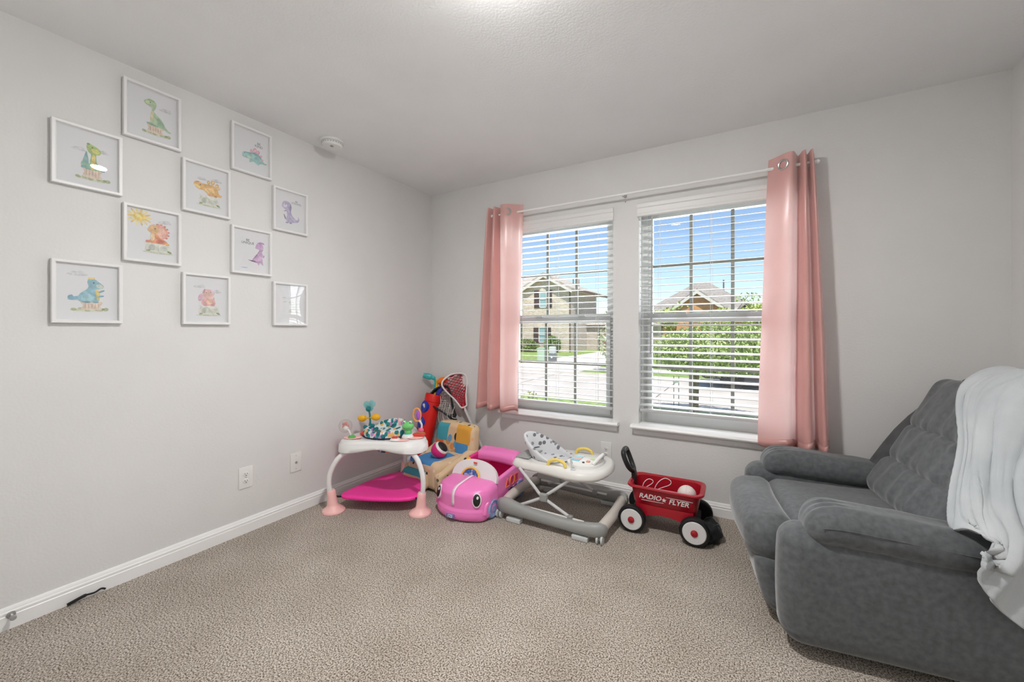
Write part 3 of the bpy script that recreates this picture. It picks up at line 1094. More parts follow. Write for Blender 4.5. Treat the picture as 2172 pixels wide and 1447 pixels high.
BB = (0.098, 0, 0.385)
for (zc, ln, dep, bul, sd, nm) in ((0.110, 0.205, 0.17, 0.010, 1, 'lower_back_cushion'), (0.285, 0.210, 0.175, 0.014, 4, 'middle_back_cushion'), (0.490, 0.275, 0.185, 0.016, 8, 'headrest_cushion')):
    g = G().rbox((0, 0, zc), (dep, 0.60, ln), 0.058, 8, 44, backfn(BB, sd, bul, zc, ln))
    obj(nm, g, GREY, w, angle=180)


GREYB = mat('grey_chenille_back', (0.055, 0.056, 0.058), 0.88, c2=(0.095, 0.097, 0.10), vscale=14, bump=0.5, bscale=260, sheen=0.15, detail=8)


def lean_back(x0):
    def f(x, y, z):
        t = max(0.0, min(1.0, z / 0.58))
        y2 = y * (1.0 - 0.10 * t ** 3)
        rz = math.cos(BT) * z + math.sin(BT) * -x
        rx = math.sin(BT) * z + math.cos(BT) * x
        return Vector((x0 + rx, y2, 0.36 + rz))
    return f


g = G().rbox((0, 0, 0.27), (0.12, 0.74, 0.64), 0.055, 6, 8, lean_back(0.22))
obj('back_shell', g, GREYB, w, angle=180)
for s_ in (-1, 1):
    g = G().rbox((0, s_ * 0.370, 0.335), (0.19, 0.105, 0.78), 0.050, 6, 8,
                 lambda x, y, z: lean_back(0.115)(x * (1 - 0.25 * max(0, (z - 0.3) / 0.3)) + 0.05 * max(0, (z - 0.35) / 0.3) ** 2, y, z))
    obj('back_wing', g, GREYB, w, angle=180)

FLEECE = fabric_mat('fleece', (0.47, 0.505, 0.53), (0.58, 0.605, 0.62), 0.45, 0.25)
FLEECE.node_tree.nodes['Noise Texture'].inputs['Scale'].default_value = 5.0
STN = [
    [(.50, .12, .74), (.47, .12, .94), (.37, .12, 1.012), (.262, .10, .972), (.180, -.08, .80), (.115, -.22, .66), (.090, -.28, .585), (.080, -.31, .555)],
    [(.50, .05, .74), (.47, .05, .95), (.37, .04, 1.012), (.262, .03, .972), (.185, -.13, .79), (.120, -.26, .66), (.090, -.32, .590), (.075, -.36, .570)],
    [(.50, -.02, .74), (.47, -.02, .95), (.37, -.03, 1.012), (.262, -.05, .972), (.190, -.18, .79), (.125, -.31, .66), (.100, -.37, .590), (.080, -.42, .568)],
    [(.50, -.09, .74), (.47, -.09, .95), (.37, -.10, 1.012), (.268, -.12, .968), (.195, -.24, .79), (.135, -.35, .65), (.110, -.42, .588), (.085, -.47, .555)],
    [(.50, -.16, .74), (.47, -.16, .94), (.37, -.17, 1.012), (.268, -.19, .968), (.205, -.29, .78), (.150, -.40, .64), (.120, -.46, .580), (.075, -.50, .520)],
    [(.50, -.23, .72), (.46, -.23, .93), (.38, -.24, .965), (.310, -.26, .920), (.225, -.35, .76), (.170, -.45, .62), (.130, -.50, .540), (.060, -.515, .460)],
    [(.48, -.30, .70), (.45, -.31, .89), (.39, -.32, .930), (.330, -.33, .880), (.250, -.41, .72), (.200, -.49, .58), (.160, -.515, .470), (.090, -.520, .395)],
    [(.48, -.37, .66), (.45, -.39, .82), (.41, -.40, .860), (.370, -.42, .800), (.300, -.47, .66), (.250, -.51, .51), (.210, -.520, .410), (.140, -.525, .345)],
    [(.48, -.43, .62), (.46, -.46, .74), (.44, -.48, .760), (.410, -.49, .700), (.360, -.51, .56), (.320, -.525, .44), (.290, -.53, .350), (.230, -.530, .290)]]
XO_ = [0.035, 0.035, 0.03, 0.022, 0.005, -0.014, -0.016, -0.010]
STN = [[(x + XO_[j_], y - (0.10 * (1 - i_ / 8.0)), z - (0.03 if 2 < j_ else 0)) for j_, (x, y, z) in enumerate(st)] for i_, st in enumerate(STN)]
SP = [spline(s_, 6) for s_ in STN]
NV = len(SP[0]) - 1
COLS = [spline([SP[i][j] for i in range(len(SP))], 12) for j in range(NV + 1)]
NU = len(COLS[0]) - 1


def blanket(u, v):
    j = v * NV
    j0 = int(min(j, NV - 1))
    t = j - j0
    i = int(round(u * NU))
    p = COLS[j0][i].lerp(COLS[j0 + 1][i], t)
    a = COLS[j0][max(0, i - 1)]
    b = COLS[j0][min(NU, i + 1)]
    nr = (b - a).cross(COLS[min(NV, j0 + 1)][i] - COLS[j0][i])
    nr = nr.normalized() if nr.length > 1e-9 else Vector((-1, 0, 0))
    if nr.x > 0 and nr.z < 0.3:
        nr = -nr
    ph = noise.noise((u * 2.0, v * 2.3, 0.7)) * 1.9 + 0.5 * v
    uu = u + 0.05 * noise.noise((u * 6.0, 0.4, 2.0))
    fold = abs(math.sin(uu * math.pi * 5.5 + ph * 2.6)) ** 0.6 * (0.55 + 0.45 * noise.noise((u * 4.0, v * 1.5, 8.0)))
    fold = 0.88 * fold + 0.12 * abs(math.sin(u * math.pi * 15 + ph * 4.0)) ** 0.7 * min(1, v * 2)
    fold2 = noise.noise((u * 9.0, v * 4.0, 5.0))
    amp = 0.030 * (0.35 + 0.65 * min(1, v * 2.0)) * (1 - 0.35 * max(0, v - 0.62) / 0.38)
    return p + nr * (0.016 + amp * fold + 0.006 * fold2)


g = G().grid(NU, NV * 2, blanket)
w = thing('throw_blanket', 'pale grey fleece blanket draped over the recliner back and arm', 'blanket', REC, TH_R)
bl = obj('fleece_cloth', g, FLEECE, w, angle=180, solid=0.012)
g = G().at((0.085, -0.455, 0.545), (0, R(12), R(30))).box(-0.03, 0.012, -0.012, 0.012, 0, 0.001)
obj('care_tag', g, PLATE, bl, smooth=False)

# ------------------------------------------------------------------ baby activity table with the pink drum mat
TABLE_W = mat('table_white', (0.82, 0.81, 0.80), 0.3)
PALE_PINK = mat('pale_pink_plastic', hexc('#fcc6c2'), 0.38)
HOT_PINK = mat('hot_pink_mat', hexc('#ff3da8'), 0.45)
TEAL_D = mat('dark_teal', hexc('#157a80'), 0.35)
YEL = mat('toy_yellow', hexc('#f2b51d'), 0.4)


def print_mat(name, base, cols, scale, seed=0.0, thr=0.35):
    """scattered printed blotches of several colours on a base cloth"""
    m = bpy.data.materials.new(name)
    m.use_nodes = True
    nt = m.node_tree
    b = nt.nodes['Principled BSDF']
    b.inputs['Roughness'].default_value = 0.85
    tc = nt.nodes.new('ShaderNodeTexCoord')
    prev = None
    for k, c in enumerate(cols):
        mp = nt.nodes.new('ShaderNodeMapping')
        mp.inputs['Location'].default_value = (seed + k * 3.7, k * 1.9, k * 0.77)
        mp.inputs['Rotation'].default_value = (0.3 * k, 0.5 * k, 0.9 * k)
        mp.inputs['Scale'].default_value = (1.0, 0.6, 0.8)
        nt.links.new(tc.outputs['Object'], mp.inputs[0])
        vo = nt.nodes.new('ShaderNodeTexVoronoi')
        vo.inputs['Scale'].default_value = scale
        nt.links.new(mp.outputs[0], vo.inputs['Vector'])
        st = nt.nodes.new('ShaderNodeMath')
        st.operation = 'LESS_THAN'
        st.inputs[1].default_value = thr
        nt.links.new(vo.outputs['Distance'], st.inputs[0])
        mx = nt.nodes.new('ShaderNodeMix')
        mx.data_type = 'RGBA'
        nt.links.new(st.outputs[0], mx.inputs['Factor'])
        if prev is None:
            mx.inputs['A'].default_value = (*base, 1)
        else:
            nt.links.new(prev, mx.inputs['A'])
        mx.inputs['B'].default_value = (*c, 1)
        prev = mx.outputs['Result']
    nt.links.new(prev, b.inputs['Base Color'])
    return m


JUNGLE = print_mat('jungle_cloth', hexc('#d9e4e4'), [hexc('#f2a9b4'), hexc('#e8b56a'), hexc('#b58ac0'), hexc('#2f8f92'), hexc('#176a70'), hexc('#1c7a80')], 24, 1.0, 0.33)
TB = thing('activity_table', 'white baby activity table on pink feet with a hot pink mat below', 'baby table', (0.372, -0.878, 0), R(26.7))


def trilobe(th, r0, a):
    return r0 + a * math.cos(3 * (th + math.pi / 2) + math.pi)


NT = 72


def tring(r0, a, zf):
    out = []
    for j in range(NT):
        t = 2 * math.pi * j / NT
        lob = trilobe(t, 0, 1)
        r = r0 + a * lob
        out.append((r * math.cos(t), r * math.sin(t) + 0.02, zf(lob)))
    return out


# rings from inner bottom over the skirt to the inner top
DZ = 0.030
g = G().loft([tring(0.235, 0.045, lambda l: 0.405 - 0.008 * l), tring(0.266, 0.052, lambda l: 0.388 - 0.016 * l), tring(0.274, 0.054, lambda l: 0.393 - 0.016 * l),
              tring(0.271, 0.053, lambda l: 0.420), tring(0.265, 0.052, lambda l: 0.426), tring(0.262, 0.051, lambda l: 0.438), tring(0.252, 0.049, lambda l: 0.450),
              tring(0.232, 0.043, lambda l: 0.456), tring(0.175, 0.018, lambda l: 0.450), tring(0.155, 0.006, lambda l: 0.450), tring(0.148, 0.0, lambda l: 0.435), tring(0.148, 0.0, lambda l: 0.400)], True, False)
obj('tray', g, TABLE_W, TB, angle=60)
FEET = [(-0.294, -0.20), (0.294, -0.20), (0.0, 0.36)]
for k, (fx, fy) in enumerate(FEET):
    L_ = math.hypot(fx, fy)
    ux, uy = fx / L_, fy / L_
    top = L_ * 0.70
    pts = spline([(ux * top, uy * top, 0.385), (ux * (L_ * 0.90), uy * (L_ * 0.90), 0.340), (ux * (L_ * 1.03), uy * (L_ * 1.03), 0.26), (ux * (L_ * 1.06), uy * (L_ * 1.06), 0.18), (ux * (L_ * 1.02), uy * (L_ * 1.02), 0.10)], 6)
    lg = obj('leg', G().tube(pts, [0.017] * 8 + [0.016] * (len(pts) - 8), 12), TABLE_W, TB)
    lean = []
    for (r_, z_, s_) in ((0.072, 0.001, 0.98), (0.073, 0.007, 0.98), (0.064, 0.018, 0.985), (0.040, 0.036, 0.99), (0.033, 0.050, 1.0), (0.028, 0.10, 1.01), (0.027, 0.135, 1.02), (0.022, 0.142, 1.02)):
        lean.append([(ux * L_ * s_ + r_ * math.cos(2 * math.pi * j / 20), uy * L_ * s_ + r_ * math.sin(2 * math.pi * j / 20), z_) for j in range(20)])
    ft = obj('foot', G().loft(lean), PALE_PINK, TB, angle=50)
    # black strap hooks from foot to the mat
    g = G().tube(spline([(ux * L_ * 0.94, uy * L_ * 0.94, 0.095), (ux * L_ * 0.88, uy * L_ * 0.88, 0.088), (ux * L_ * 0.80, uy * L_ * 0.80, 0.082)], 4), 0.006, 6, flat_=0.4)
    obj('mat_strap', g, BLACK, TB)
# mat: soft rounded triangle


def mring(k, z):
    pts = sp2([(-0.255 * k, -0.165 * k), (-0.13 * k, -0.205 * k), (0.06 * k, -0.215 * k), (0.20 * k, -0.200 * k), (0.262 * k, -0.145 * k), (0.250 * k, -0.02 * k), (0.16 * k, 0.18 * k), (0.06 * k, 0.275 * k), (-0.03 * k, 0.270 * k), (-0.12 * k, 0.18 * k), (-0.22 * k, -0.02 * k)], 6)
    return [(x, y, z - 0.018 * (1 - (math.hypot(x, y) / 0.3)) * (1 if k < 0.9 else 0)) for x, y in pts]


g = G().loft([mring(0.93, 0.072), mring(0.985, 0.076), mring(1.0, 0.086), mring(0.99, 0.096), mring(0.955, 0.100), mring(0.7, 0.097), mring(0.4, 0.095), mring(0.02, 0.094)])
obj('drum_mat', g, HOT_PINK, TB, angle=60)
TOPS = []
_before = set(TB.children)
# seat cloth: raised ring and hanging pouch
rings = []
for (r_, z_) in ((0.128, 0.425), (0.150, 0.416), (0.156, 0.430), (0.152, 0.456), (0.138, 0.466), (0.122, 0.452), (0.110, 0.420), (0.10, 0.38), (0.085, 0.33), (0.05, 0.30), (0.005, 0.295)):
    rings.append([(-0.022 + r_ * math.cos(2 * math.pi * j / 36), 0.03 + r_ * 0.95 * math.sin(2 * math.pi * j / 36), z_ + (0.040 * max(0, math.sin(2 * math.pi * j / 36 + 0.5)) if z_ > 0.41 else 0)) for j in range(36)])
st = obj('seat_pad', G().loft(rings, True, True), JUNGLE, TB, angle=60)
obj('seat_binding', G().torus((-0.022, 0.03, 0.422), 0.155, 0.004, 'z', 36, 6, sy=0.95), mat('binding_navy', hexc('#23283c'), 0.8), st)
# pink inserts on the tray
for (ix, iy, rx, ry) in ((-0.205, -0.10, 0.060, 0.045), (0.145, -0.150, 0.055, 0.030), (0.215, -0.07, 0.06, 0.05)):
    obj('tray_inlay', G().at((ix, iy, 0.4265)).lathe([(1, 0), (1, 0.002), (0.94, 0.003), (0.01, 0.003)], 24, sx=rx, sy=ry), PALE_PINK, TB)
# rattle globe
a_ = bpy.data.objects.new('rattle_globe', None)
a_.parent = TB
col.objects.link(a_)
GLOBE = glass_mat('clear_plastic', 0.08, (0.97, 0.95, 0.95), 0.03)
obj('globe', G().ell((-0.262, -0.085, 0.500), 0.045, 20, 12), GLOBE, a_)
g = G()
for k in range(5):
    t = 2 * math.pi * k / 5
    g.ell((-0.262 + 0.016 * math.cos(t), -0.085, 0.503 + 0.016 * math.sin(t)), (0.010, 0.008, 0.010), 10, 6)
obj('flower', g, mat('flower_coral', hexc('#e89b90'), 0.5), a_)
obj('globe_hub', G().ell((-0.250, -0.105, 0.487), 0.018, 14, 8), TABLE_W, a_)
obj('stalk', G().tube(spline([(-0.245, -0.108, 0.488), (-0.225, -0.112, 0.475), (-0.212, -0.112, 0.445), (-0.208, -0.112, 0.43)], 5), 0.006, 8), TABLE_W, a_)
obj('stalk_base', G().at((-0.205, -0.112, 0.428)).lathe([(0.026, 0), (0.025, 0.006), (0.018, 0.010), (0.016, 0.018), (0.001, 0.019)], 18), mat('leaf_green', hexc('#5cb45a'), 0.4), a_)
# plant toy
a_ = bpy.data.objects.new('plant_toy', None)
a_.parent = TB
col.objects.link(a_)
PX, PY = -0.165, 0.075
obj('stem', G().tube(spline([(PX, PY, 0.42), (PX + 0.008, PY, 0.48), (PX + 0.006, PY, 0.54), (PX - 0.002, PY, 0.585)], 5), [0.010] * 6 + [0.007] * 10, 8), TEAL_D, a_)
for s_ in (-1, 1):
    obj('leaf_lobe', G().at((PX + 0.022 * s_, PY, 0.458 + 0.006 * s_), (0, R(-30 * s_), 0)).ell((0, 0, 0), (0.022, 0.010, 0.016), 14, 8), TEAL_D, a_)
    obj('bead', G().at((PX + 0.050 * s_, PY, 0.523 + 0.004 * s_)).ell((0, 0, 0), (0.033, 0.024, 0.024), 16, 10), YEL, a_)
obj('bead_bar', G().tube([(PX - 0.05, PY, 0.520), (PX + 0.05, PY, 0.527)], 0.007, 8), YEL, a_)
obj('knob', G().ell((PX - 0.002, PY - 0.008, 0.588), 0.019, 16, 10), TEAL_D, a_)
PET = glass_mat('aqua_petal', 0.10, (0.45, 0.86, 0.86), 0.1)
for (dx, dz, rr_) in ((-0.018, 0.020, 0.026), (0.018, 0.026, 0.026), (0.0, 0.0, 0.030)):
    obj('petal', G().at((PX + dx, PY + 0.006, 0.596 + dz), (R(90), 0, 0)).lathe([(rr_ * 0.9, -0.003), (rr_, 0), (rr_ * 0.9, 0.003), (0.002, 0.004)], 22), mat('aqua_plastic', hexc('#a8eef0'), 0.2, trans=0.5), a_)
# frog
a_ = bpy.data.objects.new('frog_toy', None)
a_.parent = TB
col.objects.link(a_)
FG = mat('frog_green', hexc('#74cc78'), 0.45)
FX, FY = 0.165, -0.065
obj('pedestal', G().at((FX, FY, 0.425)).lathe([(0.042, 0), (0.040, 0.010), (0.030, 0.020), (0.024, 0.024), (0.001, 0.025)], 24), TABLE_W, a_)
obj('collar', G().at((FX, FY, 0.448)).lathe([(0.026, 0), (0.024, 0.008), (0.001, 0.009)], 20), mat('aqua_ring', hexc('#3fb8a8'), 0.4), a_)
obj('body', G().at((FX, FY, 0.455)).lathe([(0.022, 0), (0.024, 0.012), (0.018, 0.024), (0.012, 0.030)], 18), FG, a_)
hd = obj('head', G().ell((FX, FY, 0.500), (0.040, 0.034, 0.030), 20, 12), FG, a_)
for s_ in (-1, 1):
    obj('eye_bump', G().ell((FX + 0.021 * s_, FY - 0.008, 0.527), (0.013, 0.012, 0.014), 14, 8), FG, a_)
    ey = obj('eye', G().ell((FX + 0.021 * s_, FY - 0.014, 0.529), (0.009, 0.008, 0.010), 12, 8), TABLE_W, hd)
    obj('pupil', G().ell((FX + 0.021 * s_, FY - 0.020, 0.528), (0.004, 0.003, 0.005), 10, 6), BLACK, hd)
obj('mouth', G().tube(spline([(FX - 0.022, FY - 0.031, 0.494), (FX, FY - 0.036, 0.489), (FX + 0.022, FY - 0.031, 0.494)], 5), 0.0012, 5), mat('frog_dark', hexc('#3f8f4c'), 0.5), hd)
# red button, watermelon, loop mirror
RED_T = mat('toy_red', hexc('#d9453c'), 0.4)
obj('button_base', G().at((0.105, -0.150, 0.428)).lathe([(0.034, 0), (0.032, 0.006), (0.024, 0.012), (0.001, 0.012)], 20), TABLE_W, TB)
obj('red_button', G().rbox((0.105, -0.150, 0.445), (0.036, 0.028, 0.012), 0.004, 2, 1), RED_T, TB)
g = G()
obj('watermelon_slice', G().at((0.235, -0.045, 0.432), (0, 0, 0)).rbox((0, 0, 0.006), (0.085, 0.05, 0.020), 0.010, 3, 3), RED_T, TB)
obj('watermelon_rind', G().at((0.237, -0.018, 0.444)).rbox((0, 0, 0), (0.062, 0.014, 0.008), 0.004, 2, 2), mat('leaf_olive', hexc('#a8a04e'), 0.5), TB)
obj('strawberry_inlay', G().at((-0.15, -0.02, 0.428)).ell((0, 0, 0.006), (0.04, 0.03, 0.014), 16, 8), RED_T, TB)
a_ = bpy.data.objects.new('mirror_toy', None)
a_.parent = TB
col.objects.link(a_)
MX, MY = 0.225, 0.015
obj('ball', G().ell((MX + 0.006, MY, 0.452), 0.020, 16, 10), mat('ball_pink', hexc('#ec6a94'), 0.35), a_)
obj('arm', G().tube(spline([(MX + 0.010, MY, 0.462), (MX + 0.012, MY, 0.490), (MX + 0.002, MY, 0.510), (MX - 0.008, MY, 0.520)], 5), 0.007, 8), TABLE_W, a_)
obj('loop', G().torus((MX - 0.022, MY, 0.560), 0.036, 0.0065, 'y', 26, 8, sx=0.72, sy=1.25), mat('loop_orange', hexc('#f2a25a'), 0.35), a_)
obj('mirror', G().at((MX - 0.010, MY - 0.002, 0.560)).ell((0, 0, 0), (0.017, 0.009, 0.034), 16, 10), mat('toy_violet', hexc('#b15fd0'), 0.3), a_)


for o_ in TB.children:
    if o_ not in _before:
        o_.location.z += DZ + 0.002
# ------------------------------------------------------------------ corner: golf bag, clubs, lacrosse sticks, child's sofa, ball
def frame_to(a, b, roll=0.0):
    """matrix with origin a and +z along a->b"""
    a, b = Vector(a), Vector(b)
    q = (b - a).to_track_quat('Z', 'Y')
    return Matrix.Translation(a) @ q.to_matrix().to_4x4() @ Matrix.Rotation(roll, 4, 'Z')


BAG_RED = mat('bag_red', hexc('#e0201c'), 0.45)
BAG_BLUE = mat('bag_blue', hexc('#1f3bb0'), 0.4)
GB0, GB1 = Vector((0.085, -0.275, 0.0)), Vector((0.150, -0.135, 0.620))
w = thing('toy_golf_bag', 'red toy golf bag leaning in the room corner behind the activity table', 'golf bag', tuple(GB0))
M0 = Matrix.Translation(-GB0) @ frame_to(GB0, GB1)
GL = (GB1 - GB0).length
g = G()
g.M = M0
g.lathe([(0.050, 0.05), (0.068, 0.07), (0.070, 0.20), (0.070, 0.40), (0.069, GL - 0.07), (0.073, GL - 0.066), (0.073, GL - 0.010), (0.069, GL), (0.058, GL), (0.056, GL - 0.10), (0.02, GL - 0.12)], 28)
obj('bag_body', g, BAG_RED, w)
g = G()
g.M = M0
g.lathe([(0.058, 0.016), (0.074, 0.024), (0.078, 0.06), (0.076, 0.105), (0.068, 0.11)], 28)
obj('bag_base', g, BAG_BLUE, w)
view = (Vector((2.536, -2.889, 1.18)) - GB0)
for k, (t_, ang, rr_) in enumerate(((0.520, -1.0, 0.056), (0.385, -1.0, 0.052))):
    ax = (GB1 - GB0).normalized()
    c_ = (GB1 - GB0) * (t_ / GL)
    side = Vector((0.35, -0.93, 0.0))
    side = (side - ax * side.dot(ax)).normalized()
    side = (Matrix.Rotation(-0.80, 4, ax) @ side).normalized()
    M = frame_to(c_ + side * 0.064, c_ + side * 0.2)
    g = G()
    g.M = M
    g.lathe([(rr_ * 0.97, -0.02), (rr_, 0.004), (rr_ * 0.9, 0.009), (0.001, 0.009)], 24)
    d_ = obj('round_pocket', g, BAG_BLUE, w)
    g = G()
    g.M = M
    pts = [(0.026 * math.cos(math.pi * i / 12 - 0.4), 0.026 * math.sin(math.pi * i / 12 - 0.4)) for i in range(13)]
    g.prism(pts, 0.008, 0.011)
    obj('white_badge', g, PLATE, d_, smooth=False)
for nm, labl, hx, hz, colr, typ, dx, dy in (
        ('toy_golf_iron', 'teal plastic golf iron sticking out of the red bag', -0.085, 0.095, '#3fb0b2', 'iron', -0.012, 0.02),
        ('toy_golf_club', 'yellow plastic golf club in the middle of the red bag', 0.0, 0.10, '#f0c420', 'bar', 0.008, 0.0),
        ('toy_golf_driver', 'orange plastic golf driver in the red bag', 0.02, 0.085, '#f47a18', 'driver', 0.03, 0.01),
        ('toy_golf_putter', 'blue violet plastic putter at the right of the red bag', 0.05, 0.03, '#3a3aa0', 'putter', 0.042, -0.015)):
    top = GB1 + Vector((dx, dy, 0))
    w = thing(nm, labl, 'golf club', tuple(top), 0, 'toy golf clubs')
    m_ = mat('club_' + nm, hexc(colr), 0.35)
    ax = (GB1 - GB0).normalized()
    tip = Vector((hx * 0.3, 0, 0)) + ax * (hz + 0.02)
    obj('shaft', G().tube([-ax * 0.45 + Vector((-dx * 0.5, -dy * 0.5, 0)), Vector((0, 0, 0)), tip], 0.0095, 10), m_, w)
    if typ == 'iron':
        g = G().tube(spline([tip, tip + Vector((-0.012, -0.012, 0.025)), tip + Vector((-0.045, -0.035, 0.040)), tip + Vector((-0.085, -0.065, 0.052))], 5), [0.011] * 4 + [0.018] * 4 + [0.026] * 5 + [0.022] * 3, 12, flat_=0.45)
    elif typ == 'driver':
        g = G().at(tuple(tip + Vector((0.020, 0.0, 0.018))), (0, R(-20), R(25))).ell((0, 0, 0), (0.052, 0.038, 0.032), 18, 12)
    elif typ == 'putter':
        g = G().at(tuple(tip + Vector((0.012, 0, -0.012))), (0, R(-50), R(25))).rbox((0, 0, 0), (0.10, 0.03, 0.034), 0.014, 3, 3)
    else:
        g = G().at(tuple(tip), (0, R(10), 0)).rbox((0, 0, -0.01), (0.028, 0.022, 0.05), 0.010, 3, 2)
    obj('club_head', g, m_, w)


def lax(name, label, p0, p1, p2, n_dir, rimmat, netmat, wallmat, shaftmat, wid, rs=0.0125):
    """p0 butt, p1 throat, p2 tip of the head; n_dir faces out of the head"""
    p0, p1, p2 = Vector(p0), Vector(p1), Vector(p2)
    w = thing(name, label, 'lacrosse stick', tuple(p0), 0, 'lacrosse sticks')
    ax = (p2 - p1)
    L = ax.length
    ax.normalize()
    nr = Vector(n_dir)
    nr = (nr - ax * nr.dot(ax)).normalized()
    sd = ax.cross(nr).normalized()
    obj('shaft', G().tube([p0 - p0, (p1 - p0) + ax * 0.02], rs, 8), shaftmat, w)

    def P3(a, b, d=0.0):
        return (p1 - p0) + ax * (a * L) + sd * (b * wid) + nr * d
    half = [(0.0, 0.10), (0.12, 0.16), (0.30, 0.24), (0.55, 0.40), (0.78, 0.50), (0.92, 0.42), (1.0, 0.18)]
    loop_ = [P3(a, b, 0.012) for a, b in half] + [P3(1.02, 0, 0.012)] + [P3(a, -b, 0.012) for a, b in reversed(half)]
    hd = obj('head_rim', G().tube(spline(loop_, 4, True), 0.0075, 8, True), rimmat, w)
    low = [P3(a, b * 0.9, -0.022) for a, b in half] + [P3(0.97, 0, -0.014)] + [P3(a, -b * 0.9, -0.022) for a, b in reversed(half)]
    obj('lower_rail', G().tube(spline(low, 4, True), 0.006, 8, True), wallmat, hd)
    lo_, up_ = spline(low, 4, True), spline(loop_, 4, True)
    n_ = len(up_)
    obj('side_wall', G().add(list(up_) + list(lo_), [(q, (q + 1) % n_, n_ + (q + 1) % n_, n_ + q) for q in range(n_)]), wallmat, hd, solid=0.003)
    g = G().tube([P3(-0.10, 0, 0), P3(0.02, 0, 0), P3(0.10, 0, 0)], [rs * 1.15, rs * 1.4, rs * 1.2], 10)
    obj('throat', g, wallmat, w)
    # strung pocket: two families of strings over a sagging surface
    import bisect

    def width(a):
        xs = [h[0] for h in half]
        i = max(1, min(len(half) - 1, bisect.bisect(xs, a)))
        (a0, b0), (a1, b1) = half[i - 1], half[i]
        return b0 + (b1 - b0) * max(0, min(1, (a - a0) / (a1 - a0)))

    def S(a, t):
        sag = -0.045 * math.sin(min(1, max(0, a)) * math.pi) * (1 - t * t)
        return P3(a, width(a) * t * 0.95, sag - 0.01)
    g = G()
    for k in range(-6, 12):
        for sg in (-1, 1):
            pts = []
            for i in range(11):
                t = -1 + 2 * i / 10
                a = 0.08 + k * 0.09 + sg * t * 0.22
                if 0.05 <= a <= 0.97:
                    pts.append(S(a, t))
            if len(pts) > 2:
                g.tube(pts, 0.0034, 4)
    obj('strung_net', g, netmat, hd)['kind'] = 'stuff'
    return w


LRED = mat('lacrosse_red', hexc('#b8182c'), 0.45)
LWHT = mat('lacrosse_white', hexc('#e4e2e2'), 0.5)
LALU = mat('lacrosse_shaft', (0.72, 0.72, 0.72), 0.3, 0.35)
w = lax('lacrosse_stick', 'red headed lacrosse stick with white rim and silver shaft, against the window wall', (0.715, -0.060, 0.012), (0.418, -0.060, 0.520), (0.300, -0.075, 0.790), (0.75, -0.65, 0.1), LWHT, mat('net_red', hexc('#c2243a'), 0.7), LRED, LALU, 0.225)
# solid red pocket sheet behind the strings
w2 = lax('lacrosse_stick', 'black lacrosse stick with a black and white net, below the red one', (0.745, -0.105, 0.012), (0.365, -0.135, 0.440), (0.180, -0.150, 0.660), (0.45, -0.85, 0.1), mat('lax_black_rim', hexc('#1b1b1e'), 0.4), mat('net_pale', hexc('#b9b4b0'), 0.7), BLACK, BLACK, 0.21)
g = G()
rng = random.Random(3)
for k in range(4):
    x0_ = -0.50 + 0.05 * k
    g.tube(spline([(x0_, -0.055, 0.60 - 0.03 * k), (x0_ + 0.01, -0.07, 0.52), (x0_ - 0.015, -0.07, 0.44), (x0_ + 0.01 * k, -0.072, 0.37 + 0.02 * k)], 5), 0.0022, 5)
obj('loose_lace', g, mat('lace_white', hexc('#d8d4d0'), 0.8), w2)['kind'] = 'stuff'

# child's flip-out sofa
BEIGE = print_mat('sofa_cloth', hexc('#e2c9a4'), [hexc('#e9b08a'), hexc('#efe0c4'), hexc('#3a3a40')], 17, 2.0, 0.16)
SF_T = mat('sofa_teal', hexc('#4aa6b4'), 0.85)
SF_Y = mat('sofa_gold', hexc('#eaaa45'), 0.85)
SF_B = mat('sofa_blue', hexc('#4f94cf'), 0.85)
SF_O = mat('sofa_orange', hexc('#ef7a4a'), 0.85)
SF_P = print_mat('sofa_print', hexc('#e8c49a'), [hexc('#e79a58'), hexc('#6fa3c4'), hexc('#2b3040')], 13, 5.0, 0.36)
SOFA = thing('child_sofa', 'low beige child sofa with teal, gold and blue patches, in the room corner', 'sofa', (0.462, -0.415, 0), R(-6))


def backc(x, y, z):
    t = (z - 0.12) / 0.30
    k = 1 - 0.10 * max(0, t - 0.5) * abs(x) / 0.2
    return Vector((x * k, y + 0.05 * t + 0.010 * noise.noise((x * 8, z * 8, 2)), z - 0.012 * (abs(x) / 0.21) ** 2 * max(0, t)))


def backpaint(c):
    if c.y > 0.165 or abs(c.x) > 0.205:
        return 0
    x, z = c.x, c.z
    if z > 0.28:
        return 1 if x < -0.065 else (5 if x < 0.035 else (2 if x < 0.185 else 0))
    if z > 0.13:
        if x < -0.10:
            return 4 if z > 0.175 else 0
        return 5 if x < 0.03 else (3 if x < 0.165 else 0)
    return 0


g = G().rbox((0, 0.155, 0.27), (0.43, 0.115, 0.32), 0.045, 5, 18, backc)
g.paint(backpaint)
obj('backrest', g, [BEIGE, SF_T, SF_Y, SF_B, SF_O, SF_P], SOFA, angle=180)


def lump(x, y, z):
    return Vector((x + 0.008 * noise.noise((y * 9, z * 9, 1)), y, z + 0.012 * noise.noise((x * 10, y * 9, 3))))


